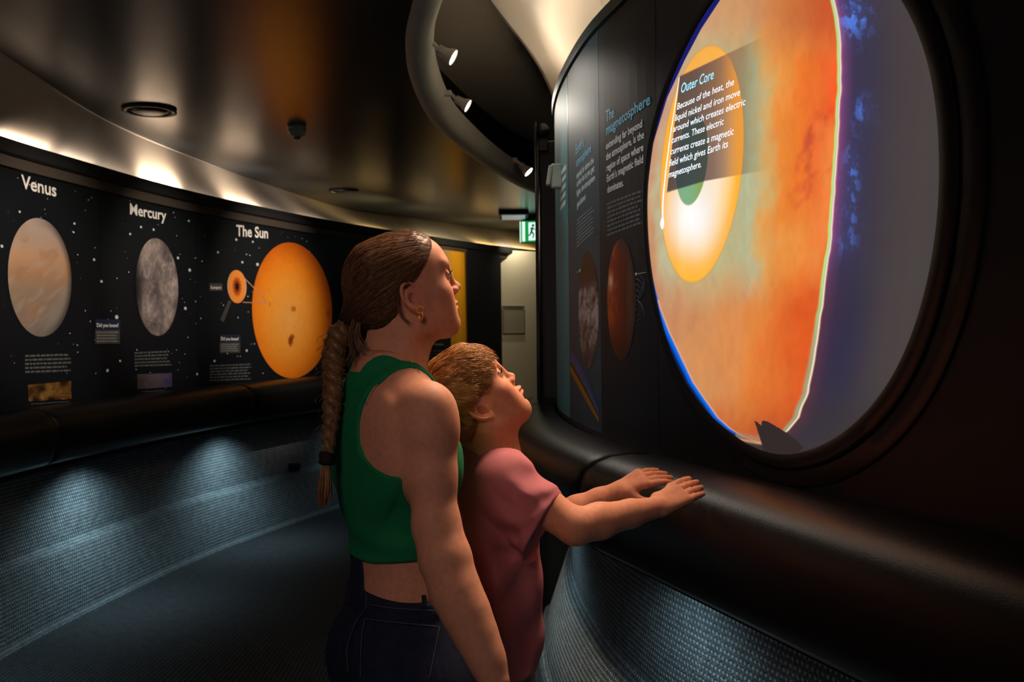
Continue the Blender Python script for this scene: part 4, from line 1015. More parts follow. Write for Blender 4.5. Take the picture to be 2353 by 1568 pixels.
def cloud_c(u, v):
    n1 = fbm(u * 2.5 + v * 1.5, v * 6 - u * 3, 81, 5); n2 = fbm(u * 6 + v * 6, v * 20, 82)
    b = lerpc(.6 * n1 + .4 * n2, [(.35, lin((52, 42, 42))), (.5, lin((112, 98, 96))), (.66, lin((160, 142, 138)))])
    b = mixc(b, lin((42, 36, 36)), .8 * sstep(-.45, -.75, v) * sstep(.4, .55, n2 + .1)); dk = sstep(.40, .50, v); b = mixc(b, lin((62, 58, 70)), sstep(.33, .42, v)); return mixc(b, lin((50, 40, 32)), dk)
bind(obj('globe_picture', print_disc(PR, (1354, 712), 23, 136, cloud_c, off=TO), m_print), ap_)
def arc_c(u, v):
    return lerpc(v, [(0, lin((48, 60, 100))), (.40, lin((64, 76, 122))), (.44, lin((110, 90, 70))), (.55, lin((44, 38, 34))), (.66, lin((40, 34, 28))), (.70, lin((170, 110, 30))), (.9, lin((150, 92, 34))), (1, lin((90, 50, 30)))])
def arc_strip():
    up = [(1311, 800), (1322, 815), (1336, 840), (1350, 868), (1364, 902), (1378, 938)]; lo = [(1311, 856), (1322, 878), (1336, 902), (1350, 928), (1364, 952), (1378, 974)]
    V = []; Cc = []
    m = 14
    for a, b in zip(catmull(up, 5), catmull(lo, 5)):
        sa_, za = PR.hit(*a); sb_, zb = PR.hit(*b)
        for j in range(m): t = j / (m - 1); V.append(PR.w(np.array(sa_ * (1 - t) + sb_ * t), np.array(za * (1 - t) + zb * t), TO)); Cc.append(arc_c(None, np.array([t]))[0])
    return mesh_np(V, grid_faces(len(V) // m, m)[:, ::-1], colors=np.array(Cc))
bind(obj('horizon_picture', arc_strip(), m_print), ap_)
def pin(parent, a, b):
    V = []
    line_px(PR, a, b, 1.6, (150, 146, 142), parent, 'pointer_line', off=TO + .002)
    bind(obj('pointer_dot', print_disc(PR, a, 2.2, 4, flat((170, 166, 160)), off=TO + .003, n=16), m_print), parent)
pin(mp_, (1465, 630), (1489, 626)); pin(ap_, (1336, 622), (1326, 627))
# pale field loops beside the red globe
AVt = Acc()
for k in range(5):
    for sg in (-1, 1):
        pts = []
        for t in np.linspace(0, math.pi, 14):
            s, z = PR.hit(1462 + (7 + 3.2 * k) * math.sin(t), 690 + sg * (10 + 13 * k) * (1 - math.cos(t)) * .5); pts.append(PR.w(np.array(s), np.array(z), TO))
        AVt.tube(pts, .0006, 4)
AVt.build('field_loops', mat('faint_blue_ink', srgb(66, 68, 78), rough=.5), mp_)
# title chunks on the teal panel
para_lines(PR, [(1289, 392), (1303, 372), (1303, 470), (1289, 490)], 5, tp_, m_txtw, 51, off=TO, fill=.6); para_lines(PR, [(1289, 505), (1303, 488), (1303, 600), (1289, 618)], 9, tp_, m_txtg, 52, off=TO)

# ------------------------------------------------------------------ implicit body modelling
INF = 1e3
def smin(a, b, k):
    if k <= 0: return np.minimum(a, b)
    h = np.maximum(k - np.abs(a - b), 0) / k
    return np.minimum(a, b) - h * h * k * .25
def smax(a, b, k): return -smin(-a, -b, k)
class Field:
    def __init__(s): s.ops = []
    def cone(s, a, b, ra, rb, k=.02, sub=False):
        a = np.array(a, float); b = np.array(b, float); lo = np.minimum(a - ra, b - rb); hi = np.maximum(a + ra, b + rb)
        def f(x, y, z):
            d = b - a; L2 = d @ d + 1e-12; px, py, pz = x - a[0], y - a[1], z - a[2]
            t = np.clip((px * d[0] + py * d[1] + pz * d[2]) / L2, 0, 1)
            return np.sqrt((px - t * d[0]) ** 2 + (py - t * d[1]) ** 2 + (pz - t * d[2]) ** 2) - (ra + (rb - ra) * t)
        s.ops.append((lo, hi, f, k, sub)); return s
    def ell(s, c, r, R=None, k=.02, sub=False):
        c = np.array(c, float); r = np.array(r, float); R = np.eye(3) if R is None else np.array(R, float)   # columns = local axes
        e = np.sqrt(((R * r) ** 2).sum(1)); lo, hi = c - e, c + e
        def f(x, y, z):
            px, py, pz = x - c[0], y - c[1], z - c[2]
            u = [(px * R[0, i] + py * R[1, i] + pz * R[2, i]) / r[i] for i in range(3)]
            k0 = np.sqrt(u[0] ** 2 + u[1] ** 2 + u[2] ** 2); k1 = np.sqrt((u[0] / r[0]) ** 2 + (u[1] / r[1]) ** 2 + (u[2] / r[2]) ** 2) + 1e-9
            return k0 * (k0 - 1) / k1
        s.ops.append((lo, hi, f, k, sub)); return s
    def chain(s, pts, rs, k=.02, sub=False):
        for i in range(len(pts) - 1): s.cone(pts[i], pts[i + 1], rs[i], rs[i + 1], k if i == 0 else min(k, .006) if k < .01 else k, sub)
        return s
    def loft(s, rows, ax_r, ax_f, k=.02, n=2.3):
        """rows: (z, cx, cy, half width, depth front, depth back); horizontal slices with axes ax_r, ax_f"""
        rows = np.array(sorted(rows, key=lambda q: q[0]), float); m = rows[:, 3:].max()
        zs = rows[:, 0]; r = np.array(ax_r[:2]); fdir = np.array(ax_f[:2])
        zz = np.linspace(zs[0], zs[-1], 120)
        tab = np.stack([smooth1d(np.interp(zz, zs, rows[:, j])) for j in range(1, 6)], 1)
        lo = np.array([rows[:, 1].min() - m, rows[:, 2].min() - m, zs[0] - .03]); hi = np.array([rows[:, 1].max() + m, rows[:, 2].max() + m, zs[-1] + .03])
        def f(x, y, z):
            zc = np.clip(z, zs[0], zs[-1]); g = [np.interp(zc, zz, tab[:, j]) for j in range(5)]
            px, py = x - g[0], y - g[1]; u = px * r[0] + py * r[1]; v = px * fdir[0] + py * fdir[1]
            u = np.abs(u) / g[2]; dv = np.where(v > 0, g[3], g[4]); v = np.abs(v) / dv
            q = (u ** n + v ** n) ** (1 / n); d = (q - 1) * np.minimum(g[2], dv) * .92
            e = np.maximum(np.maximum(z - zs[-1], zs[0] - z), 0)
            return np.where(e > 0, np.sqrt(np.maximum(d, 0) ** 2 + e ** 2) + np.minimum(d, 0) * 0 + 1e-4, np.maximum(d, -.2))
        s.ops.append((lo, hi, f, k, False)); return s
    def custom(s, lo, hi, f, k=.01, sub=False): s.ops.append((np.array(lo, float), np.array(hi, float), f, k, sub)); return s
    def eval(s, X, Y, Z, off=0.0, skip=()):
        F = np.full((len(X), len(Y), len(Z)), .25, np.float32)
        for i, (lo, hi, f, k, sub) in enumerate(s.ops):
            if i in skip: continue
            m = k + .012 + abs(off); sl = []
            for A, l, h in ((X, lo[0], hi[0]), (Y, lo[1], hi[1]), (Z, lo[2], hi[2])):
                i0 = max(np.searchsorted(A, l - m) - 1, 0); i1 = min(np.searchsorted(A, h + m) + 1, len(A)); sl.append(slice(i0, i1))
            if any(q.stop - q.start <= 0 for q in sl): continue
            v = f(X[sl[0]][:, None, None], Y[sl[1]][None, :, None], Z[sl[2]][None, None, :]).astype(np.float32)
            t = tuple(sl)
            if sub: F[t] = smax(F[t], -v, k)
            else: F[t] = smin(F[t], v, k)
        return F
    def at(s, p):
        """field at scattered points (n,3)"""
        F = np.full(len(p), .25)
        for lo, hi, f, k, sub in s.ops:
            m = k + .012; i = np.where(np.all((p > lo - m) & (p < hi + m), axis=1))[0]
            if len(i) == 0: continue
            v = f(p[i, 0], p[i, 1], p[i, 2]); F[i] = smax(F[i], -v, k) if sub else smin(F[i], v, k)
        return F
def smooth1d(a, it=6):
    a = a.copy()
    for _ in range(it): a[1:-1] = .25 * a[:-2] + .5 * a[1:-1] + .25 * a[2:]
    return a
def surface_nets(F, X, Y, Z):
    S = F < 0; nx, ny, nz = F.shape
    c = S[:-1, :-1, :-1].astype(np.int8)
    cnt = np.zeros((nx - 1, ny - 1, nz - 1), np.int8)
    for dx in (0, 1):
        for dy in (0, 1):
            for dz in (0, 1): cnt += S[dx:nx - 1 + dx, dy:ny - 1 + dy, dz:nz - 1 + dz]
    act = (cnt > 0) & (cnt < 8); ids = -np.ones(act.shape, np.int64); I, J, K = np.where(act); ids[I, J, K] = np.arange(len(I))
    acc = np.zeros((len(I), 3)); w = np.zeros(len(I))
    for ax in range(3):
        o1, o2 = [a for a in range(3) if a != ax]
        for a in (0, 1):
            for b in (0, 1):
                d0 = [0, 0, 0]; d0[o1] = a; d0[o2] = b; d1 = list(d0); d1[ax] = 1
                f0 = F[I + d0[0], J + d0[1], K + d0[2]]; f1 = F[I + d1[0], J + d1[1], K + d1[2]]; m = (f0 < 0) != (f1 < 0)
                t = np.where(m, f0 / (f0 - f1 + 1e-20), 0); p = [X[I + d0[0]], Y[J + d0[1]], Z[K + d0[2]]]; q = [X[I + d1[0]], Y[J + d1[1]], Z[K + d1[2]]]
                for j in range(3): acc[:, j] += np.where(m, p[j] + (q[j] - p[j]) * t, 0)
                w += m
    V = acc / w[:, None]; faces = []
    for ax in range(3):
        A0 = [slice(None)] * 3; A1 = [slice(None)] * 3; A0[ax] = slice(0, -1); A1[ax] = slice(1, None)
        e = S[tuple(A0)] != S[tuple(A1)]; s0 = S[tuple(A0)]
        o1, o2 = [a for a in range(3) if a != ax]
        lim = [nx, ny, nz]; idx = np.where(e); ok = (idx[o1] > 0) & (idx[o1] < lim[o1] - 1) & (idx[o2] > 0) & (idx[o2] < lim[o2] - 1)
        idx = [q[ok] for q in idx]; inside = s0[idx[0], idx[1], idx[2]]
        def g(a, b):
            t = [q.copy() for q in idx]; t[o1] = t[o1] - a; t[o2] = t[o2] - b; return ids[t[0], t[1], t[2]]
        q = np.stack([g(1, 1), g(0, 1), g(0, 0), g(1, 0)], 1); flip = inside if ax != 1 else ~inside
        q = np.where(flip[:, None], q, q[:, ::-1]); faces.append(q)
    Fq = np.concatenate(faces); Fq = Fq[(Fq >= 0).all(1)]
    return V, Fq
def relax(V, F, it=2, lam=.5):
    n = len(V); e = np.concatenate([F[:, [0, 1]], F[:, [1, 2]], F[:, [2, 3]], F[:, [3, 0]]]); e = np.concatenate([e, e[:, ::-1]])
    deg = np.bincount(e[:, 0], minlength=n).astype(float); deg[deg == 0] = 1
    for _ in range(it):
        s = np.stack([np.bincount(e[:, 0], V[e[:, 1], j], minlength=n) for j in range(3)], 1) / deg[:, None]; V = V + lam * (s - V)
    return V
def grid(lo, hi, h): return [np.arange(lo[i], hi[i] + h, h) for i in range(3)]
def mesh_field(fn, boxes, relax_it=2):
    """boxes: (lo, hi, h, keep) ; keep(center)->bool mask; fn(X,Y,Z)->F"""
    Vs = []; Fs = []; o = 0
    for lo, hi, h, keep in boxes:
        X, Y, Z = grid(lo, hi, h); F = fn(X, Y, Z); V, Q = surface_nets(F, X, Y, Z)
        if len(V) == 0: continue
        V = relax(V, Q, relax_it)
        if keep is not None: c = V[Q].mean(1); Q = Q[keep(c)]
        u, inv = np.unique(Q.ravel(), return_inverse=True); V = V[u]; Q = inv.reshape(Q.shape)
        Vs.append(V); Fs.append(Q + o); o += len(V)
    return np.concatenate(Vs), np.concatenate(Fs)
def hair_tubes(paths, r0, r1=None, sides=3, cols=None):
    """paths (n, m, 3) -> thin tapered tubes"""
    Pn = np.asarray(paths, float); n, m, _ = Pn.shape; r1 = r0 * .5 if r1 is None else r1
    T = np.gradient(Pn, axis=1); T /= np.linalg.norm(T, axis=2, keepdims=True) + 1e-12
    up = np.array([.3, .2, .93]); U = np.cross(T, up); U /= np.linalg.norm(U, axis=2, keepdims=True) + 1e-12; W = np.cross(T, U)
    rr = np.interp(np.linspace(0, 1, m), [0, .15, .7, 1], [r0 * .6, r0, r0, r1])[None, :, None]
    V = np.stack([Pn + (U * math.cos(2 * math.pi * k / sides) + W * math.sin(2 * math.pi * k / sides)) * rr for k in range(sides)], 2)   # n,m,s,3
    base = (np.arange(n) * m * sides)[:, None, None]; j = np.arange(m - 1)[None, :, None] * sides; k = np.arange(sides)[None, None, :]; k2 = (k + 1) % sides
    F = np.stack([base + j + k, base + j + k2, base + j + sides + k2, base + j + sides + k], -1).reshape(-1, 4)
    C_ = None if cols is None else np.repeat(cols, m * sides, 0)
    return V.reshape(-1, 3), F, C_
def basis(yaw, pitch, roll=0):
    """yaw from +X towards +Y, pitch up; returns columns R(ight), F(orward), U(p)"""
    cy, sy, cp, sp = math.cos(yaw), math.sin(yaw), math.cos(pitch), math.sin(pitch)
    f0 = np.array([cy, sy, 0]); r = np.array([sy, -cy, 0]); F = cp * f0 + np.array([0, 0, sp]); U = -sp * f0 + np.array([0, 0, cp])
    r2 = math.cos(roll) * r + math.sin(roll) * U; U2 = -math.sin(roll) * r + math.cos(roll) * U
    return np.stack([r2, F, U2], 1)

def head_ops(Fd, O, B, sc, nose=1.0, lip=0.0, brow=0.0):
    """smooth head in local metres: x right, y forward, z up, origin between the ear canals"""
    L = lambda x, y, z: O + B @ (np.array([x, y, z]) * sc)
    ny = lambda y: .090 + (y - .090) * nose
    E = lambda c, r, k, sub=False, rot=None: Fd.ell(L(*c), np.array(r) * sc, B if rot is None else B @ rot, k * sc, sub)
    K = lambda a, b, ra, rb, k, sub=False: Fd.cone(L(*a), L(*b), ra * sc, rb * sc, k * sc, sub)
    def rx(a): c, s = math.cos(a), math.sin(a); return np.array([[1, 0, 0], [0, c, -s], [0, s, c]])
    E((0, -.002, .046), (.072, .093, .077), .02)                # cranium
    E((0, -.030, .030), (.069, .066, .072), .03)                # occiput
    E((0, .050, .052), (.056, .046, .055), .03)                 # forehead
    E((0, .036, -.008), (.062, .052, .060), .03)                # face mass
    E((0, .050 + lip * .7, -.044), (.040, .038, .042), .03)                # muzzle
    for sg in (-1, 1):
        K((sg * .057, .006, -.010), (sg * .051, .018, -.060), .012, .010, .03)       # ramus
        K((sg * .050, .018, -.058), (sg * .014, .068, -.083), .012, .012, .025)      # jaw line
        E((sg * .043, .062, -.008), (.021, .021, .019), .025)                        # cheekbone
        E((sg * .034, .058, -.042), (.022, .024, .026), .03)                         # cheek
        E((sg * .026, .088 - brow, .048), (.024, .011, .009), .018)                         # brow
    E((0, .073, -.078), (.018, .016, .015), .02)                # chin
    E((0, .060, -.070), (.034, .030, .022), .03)
    K((0, .090, .045), (0, .095, .024), .010, .0085, .018)      # nasion
    K((0, .0925, .030), (0, ny(.1125), -.004), .0075, .0080 , .010)   # bridge
    E((0, ny(.1150), -.006), (.0098, .0098, .0085), .008)           # tip
    for sg in (-1, 1):
        E((sg * .0115, ny(.103), -.011), (.0070, .0098, .0072), .006)                    # wing
        E((sg * .0058, ny(.107), -.0172), (.0030, .0045, .0028), .003, True)             # nostril
    K((0, .100, -.015), (0, .0955, -.020), .006, .006, .010)
    for sg in (-1, 1):
        E((sg * .031, .094, .024), (.0165, .0135, .0115), .016, True)                # socket
    E((0, .0930 + lip, -.036), (.023, .0090, .0050), .007)            # upper lip
    E((0, .0985 + lip, -.0375), (.0085, .0062, .0042), .005)
    E((0, .0915 + lip, -.0478), (.020, .0088, .0052), .007)           # lower lip
    E((0, .0965 + lip, -.0470), (.0095, .0055, .0040), .005)
    K((-.022, .0915 + lip, -.0425), (0, .1045 + lip, -.0422), .0010, .0010, .004, True); K((.022, .0915 + lip, -.0425), (0, .1045 + lip, -.0422), .0010, .0010, .004, True)
    E((0, .0945, -.0600), (.018, .0075, .0055), .008, True)     # crease over the chin
    # lids
    for sg in (-1, 1):
        E((sg * .0305, .0790, .024), (.0152, .0138, .0128), .006)
        E((sg * .0318, .0930, .0232), (.0118, .0085, .0048), .0022, True, rx(-.05))  # opening of the eye
        K((sg * .018, .0905, .0315), (sg * .043, .0850, .0300), .0026, .0022, .005)  # lid fold
    return L
def ear_ops(Fd, L, B, sc, sg=1, tilt=.18):
    """outer ear: helix rim, antihelix, tragus, lobe, hollow"""
    def Q(u, v, w):      # u forward, v up, w outward from the head, in ear plane
        c, s = math.cos(tilt), math.sin(tilt); uu = u * c + -v * s * -1 * -1; y = -.004 + (u * c - v * s); z = .000 + (u * s + v * c)
        x = sg * (.0665 + w + .010 * (-(u) / .018 * .5 + .3)); return L(x, y, z)
    hel = [(.010, -.002, .003), (.009, .006, .004), (.012, .017, .006), (.009, .026, .009), (.000, .031, .012), (-.011, .028, .014), (-.018, .018, .015), (-.0195, .005, .014), (-.017, -.008, .012), (-.012, -.018, .010), (-.005, -.026, .008)]
    pts = catmull([np.array(h) for h in hel], 3); 
    plate = Q(-.004, .002, .006); ax = np.stack([(Q(.01, 0, .006) - Q(0, 0, .006)), (Q(0, .01, .006) - Q(0, 0, .006))], 1); a = ax[:, 0] / np.linalg.norm(ax[:, 0]); b = ax[:, 1] - a * (ax[:, 1] @ a); b /= np.linalg.norm(b); n = np.cross(a, b); R = np.stack([a, b, n], 1)
    Fd.ell(plate, np.array([.0185, .030, .0045]) * sc, R, .004 * sc)
    Fd.cone(Q(-.004, .010, -.004), Q(-.004, -.010, -.004), .010 * sc, .009 * sc, .008 * sc)
    for i in range(len(pts) - 1): Fd.cone(Q(*pts[i]), Q(*pts[i + 1]), .0031 * sc, .0031 * sc, .0016 * sc)
    Fd.ell(Q(-.001, -.026, .006), np.array([.0080, .0085, .0038]) * sc, R, .005 * sc)       # lobe
    Fd.ell(Q(.000, -.005, .0095), np.array([.0085, .0125, .0068]) * sc, R, .0025 * sc, True)   # concha
    Fd.ell(Q(-.003, .017, .0125), np.array([.0085, .0085, .0045]) * sc, R, .002 * sc, True)   # scapha / fossa
    anti = [(-.004, .014, .009), (-.011, .008, .0105), (-.0125, -.002, .0105), (-.0095, -.011, .009), (-.003, -.0165, .008)]
    pa = catmull([np.array(h) for h in anti], 3)
    for i in range(len(pa) - 1): Fd.cone(Q(*pa[i]), Q(*pa[i + 1]), .0024 * sc, .0024 * sc, .002 * sc)
    Fd.ell(Q(.0095, -.007, .006), np.array([.0040, .0060, .0042]) * sc, R, .003 * sc)        # tragus
    return Q
def ear_cut(F, P3, B, O, sc, cx=.066):
    L = (P3 - O) @ B / sc; q = np.sqrt(((L[..., 1] + .004) / .0235) ** 2 + ((L[..., 2] - .001) / .0345) ** 2); q = np.where(np.abs(L[..., 0]) > .045, q, 9.)
    return smax(F, (1 - q) * .022 * sc, .004)
def hand_ops(Fd, wrist, knuck, palm_n, sc, side, curl=(.25, .2, .2), spread=.06, thumb=None, k=.006, tips=None):
    """palm + five fingers. palm_n points out of the back of the hand; side=+1: thumb on the (dir x n) side"""
    w = np.array(wrist, float); kn = np.array(knuck, float); d = kn - w; PLn = np.linalg.norm(d); d /= PLn
    n = np.array(palm_n, float); n -= d * (n @ d); n /= np.linalg.norm(n); s = np.cross(d, n) * side
    # palm
    for t, o_ in ((-.027, .0), (-.010, .002), (.008, .003), (.024, .001)):
        Fd.cone(w + s * t * .55 * sc + n * .001 * sc, kn + s * t * sc + n * o_ * sc, .0125 * sc, .0105 * sc, .012 * sc)
    Fd.ell(w + d * PLn * .35 + s * .020 * sc - n * .006 * sc, np.array([.012, .026, .011]) * sc, np.stack([s, d, n], 1), .012 * sc)
    spec = [(.028, .070, .0088), (.0105, .078, .0090), (-.0085, .072, .0086), (-.0265, .056, .0076)]     # index .. little
    out = []
    for i, (off, Ln, r) in enumerate(spec):
        a = off * spread * 20; dd = d + s * math.tan(a * .35) if False else d * math.cos(off * spread * 40) + s * math.sin(off * spread * 40)
        p = kn + s * off * sc; nn = n.copy(); cur = dd.copy(); pts = [p - dd * .004 * sc]; rs = [r * 1.08 * sc]
        for j, (frac, c) in enumerate(zip((.46, .30, .24), curl)):
            cur = cur * math.cos(c) - nn * math.sin(c); cur /= np.linalg.norm(cur); nn = nn - cur * (nn @ cur); nn /= np.linalg.norm(nn)
            p = p + cur * Ln * frac * sc; pts.append(p.copy()); rs.append(r * (1.0, .93, .80)[j] * sc)
        for j in range(3): Fd.cone(pts[j], pts[j + 1], rs[j], rs[j + 1], .005 * sc if j == 0 else .003 * sc)
        out.append((pts[-1], cur, nn, rs[-1]))
    t0 = w + d * PLn * .22 + s * .022 * sc; tv = thumb if thumb is not None else (d * .75 + s * .55 - n * .25); tv = np.array(tv, float); tv /= np.linalg.norm(tv)
    t1 = t0 + tv * .036 * sc; tv2 = tv * .8 + d * .45; tv2 /= np.linalg.norm(tv2); t2 = t1 + tv2 * .030 * sc; t3 = t2 + (tv2 * .8 + d * .3) * .022 * sc
    Fd.cone(t0, t1, .0135 * sc, .0108 * sc, .010 * sc); Fd.cone(t1, t2, .0105 * sc, .0095 * sc, .004 * sc); Fd.cone(t2, t3, .0095 * sc, .0078 * sc, .003 * sc)
    out.append((t3, tv2, n, .0078 * sc))
    return out
def eyeball(name, c, look, r, iris, parent):
    look = Vector(look).normalized(); n = 28; prof = [(0, -r)]
    A = Acc(); pr = [(r * math.sin(t), -r * math.cos(t)) for t in np.linspace(0, math.pi, 22)]
    A.lathe([(max(a, 1e-5), b) for a, b in pr], Vector(c), look, n, cap=False)
    me = A.mesh(); V = np.array([v.co[:] for v in me.vertices]) - np.array(c); h = V @ np.array(look) / r
    col = np.where((h > .965)[:, None], lin((14, 12, 12)), np.where((h > .86)[:, None], lin(iris), lin((188, 172, 164))))
    a = me.color_attributes.new('col', 'FLOAT_COLOR', 'POINT'); cc = np.ones((len(V), 4), np.float32); cc[:, :3] = col; a.data.foreach_set('color', cc.ravel())
    return bind(obj(name, me, MATS['eye'], smooth=True), parent)
mat('eye', attr='col', rough=.08, spec=.6)

# ------------------------------------------------------------------ the woman
m_skin = mat('skin', attr='col', rough=.58, spec=.28, sss=.06, noise=(90, .10), bump=(700, .12, .0006))
SKIN = lin((216, 160, 132))
def skin_cols(V, Lc, sc):
    """Lc: vertices in head-local metres; lips, cheeks, brows' shade"""
    c = np.repeat(SKIN[None], len(V), 0); p = Lc / sc
    near = (np.abs(p).max(1) < .2)
    lip = near * np.exp(-((p[:, 2] + .0418) / .0068) ** 2) * sstep(.078, .089, p[:, 1]) * sstep(.027, .021, np.abs(p[:, 0]))
    c = mixc(c, lin((186, 98, 92)), np.clip(lip, 0, 1) * .8)
    ck = near * np.exp(-(((p[:, 2] + .012) / .022) ** 2 + ((p[:, 1] - .065) / .03) ** 2)) * (np.abs(p[:, 0]) > .02); c = mixc(c, lin((206, 128, 108)), ck * .35)
    er = near * np.exp(-(((p[:, 2]) / .03) ** 2 + ((p[:, 1] + .005) / .02) ** 2)) * (np.abs(p[:, 0]) > .066); c = mixc(c, lin((204, 120, 98)), er * .45)
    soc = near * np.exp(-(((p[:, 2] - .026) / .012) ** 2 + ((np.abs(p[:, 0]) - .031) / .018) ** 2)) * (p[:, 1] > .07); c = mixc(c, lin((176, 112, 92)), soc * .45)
    return c
Wt = basis(math.radians(30), 0); Wr, Wf = Wt[:, 0], Wt[:, 1]
DWm = 1.97
def wrow(py, px, a, bf, bb): p = P(px, py, DWm); return (p[2], p[0], p[1], a, bf, bb)
W_rows = [wrow(1640, 930, .170, .095, .118), wrow(1560, 930, .173, .100, .124), wrow(1500, 929, .168, .102, .122), wrow(1440, 926, .152, .098, .108), wrow(1370, 921, .130, .090, .088), wrow(1300, 916, .119, .086, .078),
          wrow(1240, 913, .120, .088, .082), wrow(1170, 911, .130, .098, .092), wrow(1100, 909, .143, .098, .098), wrow(1040, 907, .150, .098, .100), wrow(980, 904, .152, .090, .098), wrow(930, 900, .142, .082, .092), wrow(895, 895, .112, .064, .080), wrow(865, 891, .080, .054, .066), wrow(840, 889, .056, .048, .056)]
FT = Field(); FT.loft(W_rows, Wr, Wf, k=.01, n=2.25)
Csh = P(903, 937, DWm)
SR = P(984, 940, 1.83); SL = Csh - Wr * .158
nb = P(893, 862, 1.97)
for S, sg in ((SR, 1), (SL, -1)):
    FT.cone(nb + Wr * .02 * sg + np.array([0, 0, .0]), S + np.array([0, 0, .012]) - Wr * .03 * sg, .046, .036, .05)          # trapezius
    FT.ell(S - Wr * .055 * sg - Wf * .055 + np.array([0, 0, -.075]), (.055, .022, .085), Wt, .05)    # shoulder blade
    bz = P(1000, 1062, DWm)[2]; FT.ell(np.array([W_rows[8][1], W_rows[8][2], 0]) + Wf * .085 + Wr * .062 * sg - Wf * .018 + np.array([0, 0, bz]), (.050, .034, .050), Wt, .04)
FB = Field(); FB.ops = list(FT.ops)
# right arm, hanging nearest the camera
arm = [(982, 942, .047, 1.83), (988, 1000, .0455, 1.825), (992, 1100, .0425, 1.815), (1003, 1210, .0410, 1.80), (1023, 1285, .0440, 1.785), (1046, 1359, .0425, 1.77), (1072, 1412, .0395, 1.76), (1096, 1465, .0345, 1.75), (1118, 1515, .0295, 1.74), (1136, 1566, .0268, 1.73)]
pts = [P(a, b, d) for a, b, r, d in arm]; FB.chain(pts, [q[2] for q in arm], k=.022)
FB.ell(SR + np.array([.002, 0, -.02]), (.050, .048, .060), Wt, .03)
FB.cone(SR - Wr * .05 + Wf * .03 + np.array([0, 0, -.04]), SR + np.array([0, 0, -.10]), .045, .034, .035)
FB.cone(SR - Wr * .055 - Wf * .02 + np.array([0, 0, -.05]), SR - Wr * .01 + np.array([0, 0, -.12]), .04, .03, .035)
wr_ = P(1141, 1582, 1.728); kn_ = P(1166, 1672, 1.715)
HW = Field(); hand_ops(HW, wr_, kn_, -Wr * -.75 + Wf * .45, .92, -1, curl=(.28, .38, .25), thumb=(.35, .25, -.9)); FB.ops += HW.ops
# left arm, hidden on the far side
el = SL + Wf * .02 + np.array([0, 0, -.27]); wl = el + Wf * .09 + np.array([0, 0, -.235])
FB.chain([SL, SL * .5 + el * .5, el, el * .5 + wl * .5, wl], [.049, .044, .041, .037, .026], k=.022)
HW2 = Field(); hand_ops(HW2, wl, wl + Wf * .03 + np.array([0, 0, -.075]), -Wr, .92, 1, curl=(.28, .38, .25), thumb=(.3, .2, -.9)); FB.ops += HW2.ops
# legs
hipc = np.array([W_rows[1][1], W_rows[1][2], 0])
LG = []
for sg in (-1, 1):
    a = hipc + Wr * .085 * sg + np.array([0, 0, .76]); b = hipc + Wr * .088 * sg + Wf * (.02 + .02 * sg) + np.array([0, 0, .44]); c = hipc + Wr * .09 * sg + Wf * (-.03 + .03 * sg) + np.array([0, 0, .09])
    LG.append((a, b, c)); FB.chain([a, b, b * .6 + c * .4, c], [.088, .056, .052, .036], k=.03); FB.cone(c + np.array([0, 0, -.045]), c + Wf * .13 + np.array([0, 0, -.062]), .032, .026, .03)
# head and neck
HY, HP = math.radians(18), math.radians(14)
HB = basis(HY, HP, math.radians(-2)); HS = .975
HO = P(950, 682, 1.905) - HB[:, 0] * .072
FH = Field(); HL = head_ops(FH, HO, HB, HS, nose=.72, brow=.006)
nk0 = P(893, 872, 1.975); nk1 = P(906, 790, 1.97)
FH.chain([nk0, nk1, HO + HB @ np.array([0, -.018, -.02])], [.056, .0485, .052], k=.03)
FH.cone(P(930, 858, 1.93), P(938, 765, 1.925), .016, .020, .03)     # side neck muscle
FH.cone(P(955, 860, 1.95), P(975, 775, 1.98), .012, .016, .03)
FB.ops += FH.ops
ear_ops(FB, HL, HB, HS, 1); ear_ops(FB, HL, HB, HS, -1)
hlo = HO - .19; hhi = HO + .17; zc = HO[2] - .115
def wf(X, Y, Z): return FB.eval(X, Y, Z)
hz = .80
V, Q = mesh_field(wf, [
    (np.array([HO[0] - .13, HO[1] - .12, zc - .01]), np.array([HO[0] + .16, HO[1] + .13, HO[2] + .17]), .0017, lambda c: c[:, 2] > zc),
    (np.array([-.52, 1.60, .78]), np.array([.08, 2.30, zc + .02]), .0042, lambda c: (c[:, 2] <= zc + .002) & ~((c[:, 2] < .865) & (c[:, 1] < 1.80))),
    (np.array([-.12, 1.60, .60]), np.array([.10, 1.82, .885]), .0022, lambda c: (c[:, 2] < .872) & (c[:, 1] < 1.805)),
    (np.array([-.52, 1.72, -.01]), np.array([.12, 2.40, .80]), .008, lambda c: (c[:, 2] <= .785) & ~((c[:, 1] < 1.80) & (c[:, 2] > .60))),
], 2)
wm = root('person', (W_rows[1][1], W_rows[1][2], 0), 'woman with a long braid in a green racerback top and jeans, looking up', 'person')
Lc = (V - HO) @ HB
bind(obj('body', mesh_np(V, Q, colors=skin_cols(V, Lc, HS)), m_skin), wm)
# eyes
for sg in (-1, 1):
    e = eyeball('eyeball', HL(sg * .0310, .0822, .0238), HB @ np.array([.06, 1, .12]), .0119, (70, 92, 104), wm)

